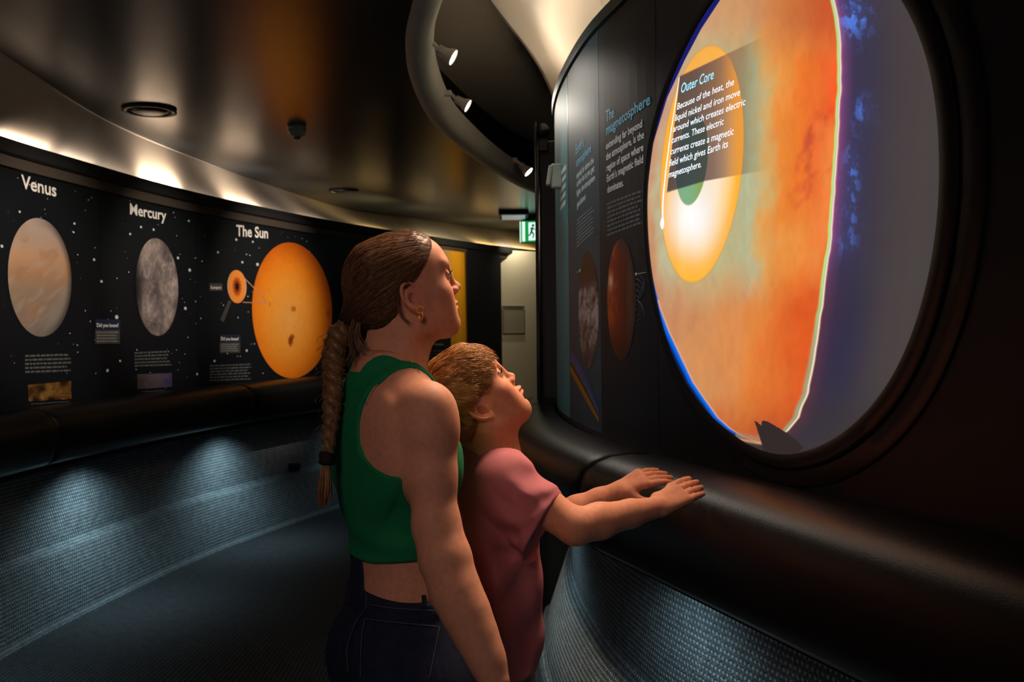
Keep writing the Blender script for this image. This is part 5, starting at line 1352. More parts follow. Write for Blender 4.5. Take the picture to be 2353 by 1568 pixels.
# ---- tank top
m_tank = mat('green_rib_knit', srgb(18, 132, 84), rough=.75, spec=.25, noise=(40, .08), bump=(260, .35, .0012))
def rr_(cz): return None
ztab = np.linspace(.9, 1.5, 200)
def zpx(py): return P(900, py, 1.885)[2]
wz = np.array([zpx(1180), zpx(1100), zpx(1082), zpx(1066), zpx(1045), zpx(1017), zpx(971), zpx(930), zpx(900), zpx(880), zpx(862), zpx(845), zpx(820)])
ww = np.array([.40, .30, .155, .115, .086, .068, .064, .070, .082, .088, .093, .098, .104])
cxz = lambda z: (np.interp(z, [r[0] for r in W_rows][::-1] if W_rows[0][0] > W_rows[-1][0] else [r[0] for r in W_rows], [r[1] for r in W_rows]), np.interp(z, [r[0] for r in W_rows], [r[2] for r in W_rows]))
def tank_f(X, Y, Z):
    F = FT.eval(X, Y, Z) - .0045; x = X[:, None, None]; y = Y[None, :, None]; z = Z[None, None, :]
    cx, cy = cxz(z); u = (x - cx) * Wr[0] + (y - cy) * Wr[1]; v = (x - cx) * Wf[0] + (y - cy) * Wf[1]
    o = np.argsort(wz); wb = np.interp(z, wz[o], ww[o]); wf_ = np.interp(z, [zpx(1100), zpx(1060), zpx(1000), zpx(900), zpx(820)], [.4, .15, .115, .10, .104])
    wv = np.where(v < -.01, wb, np.where(v > .03, wf_, wb + (wf_ - wb) * (v + .01) / .04))
    zn = np.where(v < 0, zpx(856) + .0 + np.clip((np.abs(u) - .026) * 1.6, 0, 1), zpx(930) + np.clip((np.abs(u) - .05) * 2.6, 0, 1))
    zn = np.where((v > -.02) & (v < .03), zpx(856) + np.clip((np.abs(u) - .026) * 2.2, 0, 1) * (1) , zn)
    hem = zpx(1283) - .012 * np.cos(u * 12)
    rib = .0014 * sstep(.012, .004, z - hem - .004) + .0010 * (np.abs(np.abs(u) - wv + .007) < .006)
    wr = .0018 * np.sin(z * 95 + u * 22) * sstep(zpx(1150), zpx(1290), z) + .0012 * np.sin(z * 60 - u * 50 + 1)
    F = F - rib - wr
    return smax(smax(F, (np.abs(u) - wv) * .8, .004), smax((z - zn) * .6, hem - z, .002), .004).astype(np.float32)
V, Q = mesh_field(tank_f, [(np.array([-.48, 1.74, zpx(1305)]), np.array([.04, 2.24, zpx(815)]), .0034, None)], 2)
bind(obj('tank_top', mesh_np(V, Q), m_tank), wm)
# pale lining edge inside the arm hole
pass; lin_pts = [P(x, y, d) for x, y, d in ((872, 878, 1.842), (863, 889, 1.845), (853, 903, 1.848), (845, 918, 1.850), (840, 930, 1.853))]

# ---- jeans
LINER = [(874, 877), (862, 889), (852, 904), (845, 918), (840, 932)]
m_jean = mat('blue_denim', srgb(34, 44, 68), rough=.85, spec=.2, noise=(60, .28), bump=(900, .4, .0008))
m_jean2 = mat('denim_seam', srgb(84, 92, 112), rough=.85, spec=.2, noise=(200, .3))
FJ = Field(); FJ.loft([r for r in W_rows if r[0] < zpx(1150)], Wr, Wf, k=.01, n=2.25)
for a, b, c in LG: FJ.chain([a, b, b * .6 + c * .4, c], [.092, .066, .064, .052], k=.035)
for sg in (-1, 1): FJ.ell(hipc + Wr * .072 * sg - Wf * .062 + np.array([0, 0, zpx(1530)]), (.068, .062, .075), Wt, .03)
def jean_f(X, Y, Z):
    F = FJ.eval(X, Y, Z) - .0055; x = X[:, None, None]; y = Y[None, :, None]; z = Z[None, None, :]
    cx, cy = cxz(z); u = (x - cx) * Wr[0] + (y - cy) * Wr[1]; v = (x - cx) * Wf[0] + (y - cy) * Wf[1]
    top = zpx(1374) + .008 * np.cos(u * 14); strip = (v < .01) * sstep(-.085, -.068, u) * sstep(.022, .004, u) * .074
    top = top + strip
    F = F - .0022 * sstep(.034, .026, zpx(1374) - z) * (z < zpx(1374) + .01) - .002 * np.sin(z * 38 + u * 30) * sstep(zpx(1440), zpx(1560), z)
    F = F + .0016 * np.exp(-((u + .115 + (zpx(1440) - z) * .2) / .003) ** 2)
    return smax(F, smax(z - top, .07 - z, .002), .003).astype(np.float32)
V, Q = mesh_field(jean_f, [(np.array([-.46, 1.74, .70]), np.array([.06, 2.24, zpx(1240)]), .0036, lambda c: c[:, 2] > .715), (np.array([-.50, 1.70, .04]), np.array([.12, 2.34, .74]), .008, lambda c: c[:, 2] <= .72)], 2)
bind(obj('jeans', mesh_np(V, Q), m_jean), wm)
FJf = FJ
def on_jean(px, py, off=.0065, fld=None):
    """first point of the denim surface along a pixel's ray"""
    a, b, c = ray(px, py); d = np.array([a, b, c]); d /= np.linalg.norm(d); fld = fld or FJ; t = 1.4 / (d[1]); o = np.array([0, 0, CZ])
    for _ in range(60):
        f = fld.at((o + d * t)[None])[0] - off; t += f * .7
        if abs(f) < 3e-4: break
    return o + d * t
def surf_line(pxs, name, m, r, off, fld, parent, per=6, n=5):
    q = catmull([np.array(p, float) for p in pxs], per); A = Acc(); A.tube([on_jean(a, b, off, fld) for a, b in q], r, n); return A.build(name, m, parent, smooth=True)
surf_line(LINER, 'pale_lining', mat('pale_pink_lining', srgb(196, 158, 140), rough=.8), .0018, .0012, FT, wm)
for nm, pp in (('pocket_seam', [(838, 1423), (880, 1428), (940, 1434), (1010, 1441)]), ('pocket_seam', [(1010, 1441), (1002, 1480), (994, 1520), (986, 1562)]), ('pocket_seam', [(838, 1423), (832, 1460), (829, 1510), (828, 1560)]),
               ('side_seam', [(842, 1366), (840, 1400), (822, 1422), (806, 1460), (797, 1500), (800, 1545)]), ('waist_seam', [(852, 1390), (900, 1398), (960, 1402), (1010, 1404)])):
    surf_line(pp, nm, m_jean2, .0011, .0092, FJ, wm)
for (x0, y0), (x1, y1) in (((804, 1358), (802, 1388)), ((974, 1368), (976, 1398))):
    surf_line([(x0, y0), ((x0 + x1) / 2, (y0 + y1) / 2), (x1, y1)], 'belt_loop', m_jean, .0045, .010, FJ, wm)
# shoes
m_shoe = mat('white_canvas', srgb(190, 186, 180), rough=.7)
for a, b, c in LG:
    S = Field(); S.cone(c + np.array([0, 0, -.055]) - Wf * .03, c + Wf * .15 + np.array([0, 0, -.06]), .042, .034, .03); S.cone(c, c + np.array([0, 0, -.05]), .045, .045, .03)
    V, Q = mesh_field(lambda X, Y, Z: smax(S.eval(X, Y, Z), (.004 - Z)[None, None, :] * np.ones((len(X), len(Y), 1)), .003), [(c - np.array([.22, .22, .1]), c + np.array([.24, .24, .06]), .006, None)], 1); bind(obj('shoe', mesh_np(V, Q), m_shoe), wm)

# ---- hair
m_hair = mat('brown_hair', attr='col', rough=.42, spec=.45)
rng = np.random.default_rng(7)
FS = Field(); head_ops(FS, HO, HB, HS, nose=.72, brow=.006)          # bare head for projecting hair
HC = HL(0, -.005, .035)
def head_surf(dirs, fld=FS, c=HC, mx=.16):
    """distance from c to the surface along local unit directions"""
    lo = np.full(len(dirs), .03); hi = np.full(len(dirs), mx); D = dirs @ HB.T if fld is FS else dirs
    for _ in range(18):
        m = (lo + hi) / 2; f = fld.at(c + D * m[:, None]); ins = f < 0; lo = np.where(ins, m, lo); hi = np.where(ins, hi, m)
    return lo
def yline(z):      # front edge of the hair, local y as a function of height z (z taken from the ear canal)
    return np.interp(z, [-.10, -.075, -.05, -.03, -.012, .008, .022, .034, .050, .068, .085, .10, .13], [-.040, -.040, -.036, -.030, -.026, -.014, .000, .018, .036, .054, .067, .074, .076])
gather_l = (HB.T @ (P(806, 726, 1.985) - HO)) / HS          # where the tail is tied
def hairmask(p): return p[..., 1] - yline(p[..., 2])
def cap_core(F, Lq, masked=True):
    m = hairmask(Lq); thick = .0030 + .0070 * sstep(.0, -.035, m) + .006 * sstep(-.03, -.08, Lq[..., 1])
    ang = np.arctan2(Lq[..., 2] - gather_l[2], Lq[..., 1] - gather_l[1] + .02); gro = .0004 * np.sin(ang * 46 + Lq[..., 0] * 60) + .0003 * np.sin(ang * 97)
    F = F - thick - gro
    d0 = np.array([0, -.055, .00]); L_ = gather_l - d0; tt = np.clip(((Lq - d0) @ L_) / (L_ @ L_), 0, 1); dd = np.linalg.norm(Lq - d0 - tt[..., None] * L_, axis=-1) - (.052 - .036 * tt)
    F = smin(F, dd - gro, .035)
    if not masked: return F
    F = smax(F, m * .8, .006); return ear_cut(F, Lq @ HB.T + HO, HB, HO, HS)
def cap_f(X, Y, Z): return cap_core(FS.eval(X, Y, Z), (np.stack(np.meshgrid(X, Y, Z, indexing='ij'), -1) - HO) @ HB).astype(np.float32)
V, Q = mesh_field(cap_f, [(HO - np.array([.17, .12, .14]), HO + np.array([.12, .13, .17]), .0022, None)], 1)
hc = lerpc(rng.random(len(V)), [(0, lin((84, 60, 42))), (1, lin((92, 66, 46)))])
hr = bind(obj('hair', mesh_np(V, Q, colors=hc), m_hair), wm)
# fine strands from the hairline and crown back to the tie
FCv = (V - HO) @ HB
def cap_surface(d):     # cap radius along local directions, from the mesh vertices (nearest by direction)
    return None
n = 5200; ph = rng.random(n); dirs = rng.normal(size=(n * 3, 3)); dirs /= np.linalg.norm(dirs, axis=1)[:, None]
cl = HB.T @ (HC - HO)
rad = head_surf(dirs); pl_ = cl + dirs * rad[:, None]; ok = (hairmask(pl_) < -.001) & (pl_[:, 2] > -.085) & ~((np.abs(pl_[:, 0]) > .05) & (pl_[:, 2] < .02) & (pl_[:, 1] > -.022)); dirs = dirs[ok][:n]
g = gather_l - cl; gd = g / np.linalg.norm(g); tsteps = np.linspace(0, 1, 12); paths = []
start = dirs; dot = np.clip(start @ gd, -1, 1); om = np.arccos(dot); endt = np.clip(rng.uniform(.6, 1.15, len(start)), 0, .97)
for t in tsteps:
    q = t * endt; d = (np.sin((1 - q) * om)[:, None] * start + np.sin(q * om)[:, None] * gd) / np.sin(om)[:, None]; d /= np.linalg.norm(d, axis=1)[:, None]
    lo = np.full(len(d), .03); hi = np.full(len(d), .17)
    for _ in range(14):
        mi = (lo + hi) / 2; p3 = cl + d * mi[:, None]; ins = cap_core(FS.at(HO + p3 @ HB.T), p3, False) < 0; lo = np.where(ins, mi, lo); hi = np.where(ins, hi, mi)
    paths.append(HO + (cl + d * (lo + .0002)[:, None] + rng.normal(size=d.shape) * .0003) @ HB.T)
paths = np.stack(paths, 1)
cols = lerpc(rng.random(len(paths)), [(0, lin((60, 40, 26))), (.6, lin((108, 78, 52))), (1, lin((168, 130, 90)))])
Vh, Fh_, Ch = hair_tubes(paths, .00045, .00025, 3, cols)
o = obj('hair_strands', mesh_np(Vh, Fh_, colors=Ch), m_hair); o['kind'] = 'stuff'; bind(o, wm)
# tie
m_tie = mat('black_hair_tie', srgb(16, 13, 14), rough=.8)
tie = P(806, 728, 1.985); td = np.array(P(778, 762, 1.985)) - tie; td /= np.linalg.norm(td)
A = Acc(); A.lathe([(.014, -.014), (.0205, -.010), (.022, -.003), (.0205, .003), (.022, .009), (.0195, .014), (.013, .017)], tie + td * .002, td, 24); A.build('hair_tie', m_tie, wm, smooth=True)
# braid
bp_px = [(800, 735, 1.985), (778, 768, 1.975), (766, 815, 1.955), (765, 860, 1.94), (764, 905, 1.925), (761, 950, 1.915), (757, 1000, 1.905), (753, 1048, 1.90)]
bc = catmull([P(*q) for q in bp_px], 14); m = len(bc); bt = np.gradient(bc, axis=0); bt /= np.linalg.norm(bt, axis=1)[:, None]
side = np.cross(bt, Wf * -1); side /= np.linalg.norm(side, axis=1)[:, None]; outw = np.cross(side, bt)
bl = np.concatenate([[0], np.cumsum(np.linalg.norm(np.diff(bc, axis=0), axis=1))]); wid = np.interp(bl / bl[-1], [0, .12, .35, .7, 1], [.010, .0215, .0205, .0165, .0105])
mm = 150; sl = np.linspace(0, bl[-1], mm); cen = np.stack([np.interp(sl, bl, bc[:, j]) for j in range(3)], 1); sd = np.stack([np.interp(sl, bl, side[:, j]) for j in range(3)], 1); ow = np.stack([np.interp(sl, bl, outw[:, j]) for j in range(3)], 1); wd = np.interp(sl, bl, wid)
cyc = bl[-1] / .066
hp = []; hcol = []
for s_ in range(3):
    phs = 2 * math.pi * (sl / bl[-1] * cyc + s_ / 3.0); ctr = cen + sd * (np.sin(phs) * wd * .82)[:, None] + ow * (np.sin(2 * phs) * wd * .42)[:, None]
    tg = np.gradient(ctr, axis=0); tg /= np.linalg.norm(tg, axis=1)[:, None]
    A = Acc(); A.tube([tuple(c) for c in ctr[::2]], list(wd[::2] * .56), 10); st_ = A.mesh(); Vn = np.array([v.co[:] for v in st_.vertices]); Fn = [tuple(p.vertices) for p in st_.polygons]
    me = poly_mesh(Vn, Fn); a = me.color_attributes.new('col', 'FLOAT_COLOR', 'POINT'); cc = np.ones((len(Vn), 4), np.float32); cc[:, :3] = lin((128, 98, 68)); a.data.foreach_set('color', cc.ravel())
    bind(obj('braid_lock', me, m_hair), wm)
    u = np.cross(tg, np.array([.1, 1, .2])); u /= np.linalg.norm(u, axis=1)[:, None]; v = np.cross(tg, u)
    for k in range(190):
        a0 = rng.uniform(0, 2 * math.pi); tw = rng.uniform(-.6, .6); r_ = rng.uniform(.52, .66); an = a0 + tw * np.linspace(0, 1, mm) * 3; seg = rng.integers(0, mm - 50); ln = 50
        path = ctr + (u * np.cos(an)[:, None] + v * np.sin(an)[:, None]) * (wd * r_)[:, None]; path = path[seg:seg + ln:5]; path = path + rng.normal(size=3) * .0005; hp.append(path)
        hcol.append(lerpc(np.array([rng.random()]), [(0, lin((64, 42, 28))), (.5, lin((128, 94, 62))), (1, lin((206, 168, 122)))])[0])
# flyaway wisps
for k in range(46):
    i = rng.integers(10, mm - 12); a0 = rng.uniform(0, 2 * math.pi); dirn = sd[i] * math.cos(a0) + ow[i] * math.sin(a0); p0 = cen[i] + dirn * wd[i] * 1.1; L0 = rng.uniform(.012, .035); tv = bt[min(int(i * m / mm), m - 1)]
    t = np.linspace(0, 1, 10)[:, None]; hp.append(p0 + tv * L0 * t * rng.uniform(-.3, 1) + dirn * L0 * .5 * np.sin(t * 2.2)); hcol.append(lin((140, 108, 76)))
Vh, Fh_, Ch = hair_tubes(np.stack([np.asarray(q)[:10] for q in hp]), .00048, .0002, 3, np.array(hcol)); o = obj('braid_strands', mesh_np(Vh, Fh_, colors=Ch), m_hair); o['kind'] = 'stuff'; bind(o, wm)
t2 = P(752, 1052, 1.90); A = Acc(); dwn = bt[-1]; A.lathe([(.010, -.012), (.0155, -.009), (.0165, -.002), (.0150, .004), (.0165, .010), (.012, .014)], t2, dwn, 24); A.build('braid_tie', m_tie, wm, smooth=True)
tp = catmull([P(751, 1062, 1.90), P(747, 1090, 1.898), P(746, 1125, 1.897), P(742, 1162, 1.897)], 4); tl = len(tp); hp = []; hcol = []
for k in range(420):
    a0 = rng.uniform(0, 2 * math.pi); rq = math.sqrt(rng.random()); rads = np.interp(np.linspace(0, 1, tl), [0, .35, .75, 1], [.0085, .0165, .0185, .012]) * rq; endf = rng.uniform(.75, 1.04)
    path = tp + (side[-1] * math.cos(a0) + outw[-1] * .7 * math.sin(a0)) * rads[:, None]; path = path[0] + (path - path[0]) * endf; path += side[-1] * (np.linspace(0, 1, tl) ** 3 * rng.normal() * .004)[:, None]; hp.append(path)
    hcol.append(lerpc(np.array([rng.random()]), [(0, lin((96, 66, 42))), (.5, lin((150, 112, 74))), (1, lin((186, 146, 100)))])[0])
Vh, Fh_, Ch = hair_tubes(np.stack(hp), .00075, .00035, 3, np.array(hcol)); o = obj('braid_tail', mesh_np(Vh, Fh_, colors=Ch), m_hair); o['kind'] = 'stuff'; bind(o, wm)
# loose locks on the nape and behind the ear, brow and lashes
hp = []; hcol = []
def wisps(pxs, n_, jit, d, col):
    base = catmull([P(x, y, d) for x, y in pxs], 5)
    for k in range(n_):
        j = rng.normal(size=3) * jit; t = np.linspace(0, 1, len(base))[:, None]; q = base + j * (.3 + t) + rng.normal(size=3) * jit * .6 * t ** 2
        idx = np.linspace(0, len(q) - 1, 10).astype(int); hp.append(q[idx]); hcol.append(lin(col) * rng.uniform(.7, 1.2))
wisps([(918, 672), (916, 700), (924, 728), (940, 742)], 14, .0016, 1.893, (128, 92, 60))
wisps([(822, 742), (818, 775), (832, 800), (846, 815)], 46, .006, 1.93, (150, 124, 96))
wisps([(812, 735), (806, 780), (812, 812), (806, 838)], 36, .005, 1.925, (130, 104, 78))
Vh, Fh_, Ch = hair_tubes(np.stack(hp), .0005, .00025, 3, np.array(hcol)); o = obj('loose_hair', mesh_np(Vh, Fh_, colors=Ch), m_hair); o['kind'] = 'stuff'; bind(o, wm)
def brows(Lf, sc, parent, col, thick=.0009):
    hp = []
    for sg in (-1, 1):
        for k in range(90):
            t = rng.random(); x = sg * (.014 + .032 * t); z = .0435 + .006 * math.sin(t * 2.4) + rng.normal() * .0014; y = .0985 - .010 * t - .010 * t * t
            p0 = np.array([x, y, z]); d = np.array([sg * .009, -.0015 - .006 * t, .002 - .003 * t]); hp.append(np.stack([Lf(*(p0 + d * q)) for q in np.linspace(0, 1, 5)]))
    Vh, Fh_, Ch = hair_tubes(np.stack(hp), .00035 * sc, .0002, 3, np.repeat(lin(col)[None], len(hp), 0)); o = obj('eyebrows', mesh_np(Vh, Fh_, colors=Ch), m_hair); o['kind'] = 'stuff'; bind(o, parent)
    hp = []
    for sg in (-1, 1):
        for k in range(46):
            t = k / 45; x = sg * (.0200 + .0235 * t); z = .0275 - .0035 * (2 * t - .9) ** 2; y = .0945 - .0045 * t - .004 * t * t
            p0 = np.array([x, y, z]); hp.append(np.stack([Lf(x + sg * .002 * q * t, y + .0075 * q, z + .0035 * q * q) for q in np.linspace(0, 1, 5)]))
    Vh, Fh_, Ch = hair_tubes(np.stack(hp), .00028 * sc, .0001, 3, np.repeat(lin((24, 16, 12))[None], len(hp), 0)); o = obj('eyelashes', mesh_np(Vh, Fh_, colors=Ch), m_hair); o['kind'] = 'stuff'; bind(o, parent)
brows(HL, 1.0, wm, (92, 64, 44))
# ---- jewellery
m_gold = mat('gold', srgb(236, 172, 84), rough=.42, metal=.55)
er = HL(.0745, .006, -.031); er = P(966, 713, er[1] - .008)
A = Acc(); A.tube([er + np.array([0.006 * math.cos(t), -.002 + .002 * math.sin(t), .007 * math.sin(t)]) for t in np.linspace(.3, 5.6, 18)], .0009, 6); A.build('earring_hoop', m_gold, wm, smooth=True)
dc = P(966.5, 728, er[1] - .002); A = Acc()
for t in [0]:
    R = Matrix(((.42, -.9, 0), (.9, .42, 0), (0, 0, 1))); pr = [(0, -.0007), (.0054, -.0007), (.0062, 0), (.0054, .0007), (.0042, .0009), (.0036, .0003), (0, .0003)]
    A.lathe(pr, dc, (-.45, -.9, .05), 26)
A.V = [(v[0], v[1], dc[2] + (v[2] - dc[2]) * 1.5) for v in A.V]
A.build('earring_disc', m_gold, wm, smooth=True)
FN = Field(); FN.ops = FT.ops + FH.ops
surf_line([(848, 806), (880, 806), (915, 813), (938, 825), (955, 843), (964, 856)], 'necklace', m_gold, .0009, .0012, FN, wm)
surf_line([(855, 811), (888, 808), (920, 814), (944, 829), (960, 850)], 'necklace', m_gold, .0006, .0010, FN, wm)

# ------------------------------------------------------------------ the boy
BY = basis(math.radians(28), 0); Br, Bf = BY[:, 0], BY[:, 1]; DB = 2.15
def brow_(py, px, a, bf, bb): p = P(px, py, DB); return (p[2], p[0], p[1], a, bf, bb)
B_rows = [brow_(1800, 1110, .135, .095, .095), brow_(1660, 1110, .138, .098, .100), brow_(1560, 1110, .128, .094, .088), brow_(1450, 1109, .122, .093, .080), brow_(1350, 1109, .120, .093, .078), brow_(1250, 1110, .122, .092, .080),
          brow_(1180, 1112, .126, .090, .084), brow_(1120, 1115, .124, .082, .082), brow_(1085, 1119, .108, .068, .074), brow_(1058, 1123, .080, .055, .062), brow_(1035, 1127, .054, .047, .052)]
GT = Field(); GT.loft(B_rows, Br, Bf, k=.01, n=2.3)
CB = P(1116, 1098, DB); S1 = P(1160, 1108, 2.045); E1 = P(1322, 1211, 2.00); W1 = P(1514, 1165, 2.10); K1 = P(1562, 1134, 2.135)
S2 = P(1090, 1098, 2.26); E2 = P(1290, 1192, 2.33); W2 = P(1424, 1128, 2.325); K2 = P(1476, 1100, 2.33)
nbb = P(1126, 1045, 2.14)
for S in (S1, S2): GT.cone(nbb, S + np.array([0, 0, .006]), .044, .040, .045)
GB = Field(); GB.ops = list(GT.ops)
GB.chain([S1, S1 * .5 + E1 * .5, E1], [.044, .040, .0365], k=.02)
GB.chain([E1, E1 * .72 + W1 * .28 + np.array([0, 0, .0]), E1 * .35 + W1 * .65, W1], [.0365, .0365, .0285, .0215], k=.012)
GB.chain([S2, S2 * .5 + E2 * .5, E2], [.044, .040, .036], k=.02); GB.chain([E2, E2 * .72 + W2 * .28, E2 * .35 + W2 * .65, W2], [.036, .036, .0285, .0220], k=.012)
up1 = np.array([-.25, -.95, .85]); 
hand_ops(GB, W1, K1, up1, .92, -1, curl=(.20, .06, .04), thumb=(.80, .55, -.20), spread=.012)
hand_ops(GB, W2, K2, up1 * np.array([1, .6, 1]), .90, 1, curl=(.40, .12, .08), thumb=(.85, -.30, -.48), spread=.015)
hb = np.array([B_rows[1][1], B_rows[1][2], 0]); LB = []
for sg in (-1, 1):
    a = hb + Br * .068 * sg + np.array([0, 0, .60]); b = hb + Br * .07 * sg + Bf * .02 + np.array([0, 0, .36]); c = hb + Br * .075 * sg - Bf * .01 + np.array([0, 0, .08]); LB.append((a, b, c))
    GB.chain([a, b, b * .6 + c * .4, c], [.068, .046, .043, .030], k=.03); GB.cone(c + np.array([0, 0, -.04]), c + Bf * .11 + np.array([0, 0, -.055]), .028, .022, .03)
GY, GP = math.radians(13), math.radians(41); QB = basis(GY, GP, math.radians(0)); QS = .93
QO = P(1107, 939, 2.055) - QB[:, 0] * .071 * QS
GH = Field(); QL = head_ops(GH, QO, QB, QS, nose=.62, lip=.0050, brow=.006)
GH.chain([P(1124, 1052, 2.14), P(1130, 1000, 2.13), QO + QB @ np.array([0, .000, -.035])], [.054, .0475, .048], k=.025)
GH.cone(P(1150, 1040, 2.11), P(1128, 985, 2.07), .014, .018, .03)
GH.ell(QO + QB @ (np.array([0, .03, -.055]) * QS), (.032, .04, .03), QB, .03)
GB.ops += GH.ops; ear_ops(GB, QL, QB, QS * 1.10, 1, tilt=.30); ear_ops(GB, QL, QB, QS * 1.06, -1, tilt=.30)
zcb = QO[2] - .10; gf = lambda X, Y, Z: GB.eval(X, Y, Z)
V, Q = mesh_field(gf, [
    (np.array([QO[0] - .15, QO[1] - .11, zcb - .01]), np.array([QO[0] + .15, QO[1] + .12, QO[2] + .15]), .0017, lambda c: (c[:, 2] > zcb) & (c[:, 0] < .10)),
    (np.array([-.26, 1.92, .70]), np.array([.235, 2.42, zcb + .02]), .0042, lambda c: ((c[:, 2] <= zcb + .002) & (c[:, 0] < .225)) & (c[:, 2] > .705)),
    (np.array([.215, 2.00, .98]), np.array([.47, 2.42, 1.18]), .0019, lambda c: (c[:, 0] > .2235)),
    (np.array([-.28, 1.96, -.01]), np.array([.16, 2.40, .72]), .008, lambda c: (c[:, 2] <= .71))], 2)
bm = root('person', (B_rows[1][1], B_rows[1][2], 0), 'fair-haired boy in a dusty pink t-shirt looking up, both hands on the padded rail', 'person')
def bcols(V, L, s):
    c = skin_cols(V, L, s); return c * np.array([1.02, .97, .92])
bind(obj('body', mesh_np(V, Q, colors=bcols(V, (V - QO) @ QB, QS)), m_skin), bm)
for sg in (-1, 1): eyeball('eyeball', QL(sg * .0310, .0822, .0238), QB @ np.array([.05, 1, .05]), .0119 * QS, (86, 108, 118), bm)
# ---- t-shirt
m_tee = mat('dusty_pink_cotton', srgb(188, 120, 130), rough=.8, spec=.2, noise=(25, .10), bump=(500, .25, .0008))
GS = Field(); GS.loft([(r[0], r[1] + .004, r[2], r[3] + .010, r[4] + (.012 if r[0] < P(1100, 1200, DB)[2] else .006), r[5] + .010) for r in B_rows[1:]], Br, Bf, k=.01, n=2.35)
for S in (S1, S2): GS.cone(nbb + np.array([0, 0, -.004]), S + np.array([0, 0, .004]), .048, .050, .045)
C1 = P(1250, 1200, 2.02); C2 = P(1215, 1150, 2.30)
GS.cone(S1, C1 + (C1 - S1) * .45, .0590, .0660, .030); GS.cone(S2, C2 + (C2 - S2) * .25, .052, .056, .030)
ax1 = (P(1314, 1205, 2.0) - S1); ax1 /= np.linalg.norm(ax1); cutp = P(1254, 1196, 2.02)
ax2 = (E2 - S2) / np.linalg.norm(E2 - S2)
nkb = P(1127, 1040, 2.14); nka = P(1131, 990, 2.13) - nkb; nka /= np.linalg.norm(nka)
hemz = P(1110, 1553, 2.07)[2]
def tee_f(X, Y, Z):
    F = GS.eval(X, Y, Z) - .003; x = X[:, None, None]; y = Y[None, :, None]; z = Z[None, None, :]
    p = np.stack(np.broadcast_arrays(x, y, z), -1)
    q = p - S1; t = q @ ax1; rad = q - t[..., None] * ax1; side = rad @ np.array([0, 0, 1.0]); arm = sstep(-.02, .05, t) * sstep(.115, .085, t) * sstep(.16, .10, np.linalg.norm(rad, axis=-1))
    fold = (.0042 * np.sin(side * 115 - t * 34 + 1.6 * np.sin(t * 30)) + .0016 * np.sin(side * 210 + t * 50 + np.sin(side * 60))) * arm
    body = sstep(1.12, 1.02, z) * .0055 * np.sin(z * 26 + x * 75 + 1.4 * np.sin(z * 11)) + .0022 * np.sin(x * 60 - z * 50) * sstep(1.16, 1.05, z)
    F = F - fold - body
    w1 = (p - cutp) @ ax1; F = np.where((t > .03) & (np.linalg.norm(rad, axis=-1) < .12), smax(F, w1, .003), F)
    F = F - .0012 * sstep(-.022, -.018, w1) * (w1 < .002) * (t > .05)
    w2 = (p - C2) @ ax2; q2 = (p - S2) @ ax2; r2 = np.linalg.norm((p - S2) - q2[..., None] * ax2, axis=-1); F = np.where((q2 > .05) & (r2 < .10) & (y > 2.2), smax(F, w2, .003), F)
    qn = p - nkb; tn = qn @ nka; rn = np.linalg.norm(qn - tn[..., None] * nka, axis=-1); F = smax(F, -(np.maximum(rn - .0590, -tn - .020)), .003); F = np.where(rn < .085, smax(F, tn + .002 + .30 * (qn @ Bf), .002), F)
    return smax(F, hemz - z, .002).astype(np.float32)
V, Q = mesh_field(tee_f, [(np.array([-.26, 1.90, hemz - .02]), np.array([.22, 2.42, 1.235]), .0034, None)], 2)
bind(obj('t_shirt', mesh_np(V, Q), m_tee), bm)
# collar rib
u = np.cross(nka, [0, 1, 0]); u /= np.linalg.norm(u); v = np.cross(nka, u); cr = []
for t in np.linspace(0, 2 * math.pi, 40, endpoint=False):
    d = u * math.cos(t) + v * math.sin(t); fwd = d @ Bf; cr.append(nkb + nka * (-.004 - .0185 * fwd) + d * (.0605 + .002 * fwd))
A = Acc(); A.tube(cr, .0052, 8, closed=True); A.build('collar', m_tee, bm, smooth=True)
# ---- shorts, shoes
m_short = mat('beige_cotton', srgb(150, 140, 118), rough=.85, noise=(30, .12))
GK = Field(); GK.loft([r for r in B_rows if r[0] < P(1110, 1400, DB)[2]], Br, Bf, k=.01, n=2.3)
for a, b, c in LB: GK.chain([a, b], [.080, .076], k=.03)
V, Q = mesh_field(lambda X, Y, Z: smax(GK.eval(X, Y, Z) - .004, np.maximum(Z - hemz - .05, .34 - Z)[None, None, :] * np.ones((len(X), len(Y), 1)), .003), [(np.array([-.26, 1.94, .32]), np.array([.14, 2.38, hemz + .07]), .005, None)], 2)
bind(obj('shorts', mesh_np(V, Q), m_short), bm)
for a, b, c in LB:
    S = Field(); S.cone(c + np.array([0, 0, -.048]) - Bf * .025, c + Bf * .125 + np.array([0, 0, -.052]), .038, .031, .03); S.cone(c, c + np.array([0, 0, -.05]), .038, .04, .03)
    V, Q = mesh_field(lambda X, Y, Z: smax(S.eval(X, Y, Z), (.004 - Z)[None, None, :] * np.ones((len(X), len(Y), 1)), .003), [(c - np.array([.2, .2, .1]), c + np.array([.22, .22, .06]), .006, None)], 1); bind(obj('shoe', mesh_np(V, Q), m_shoe), bm)
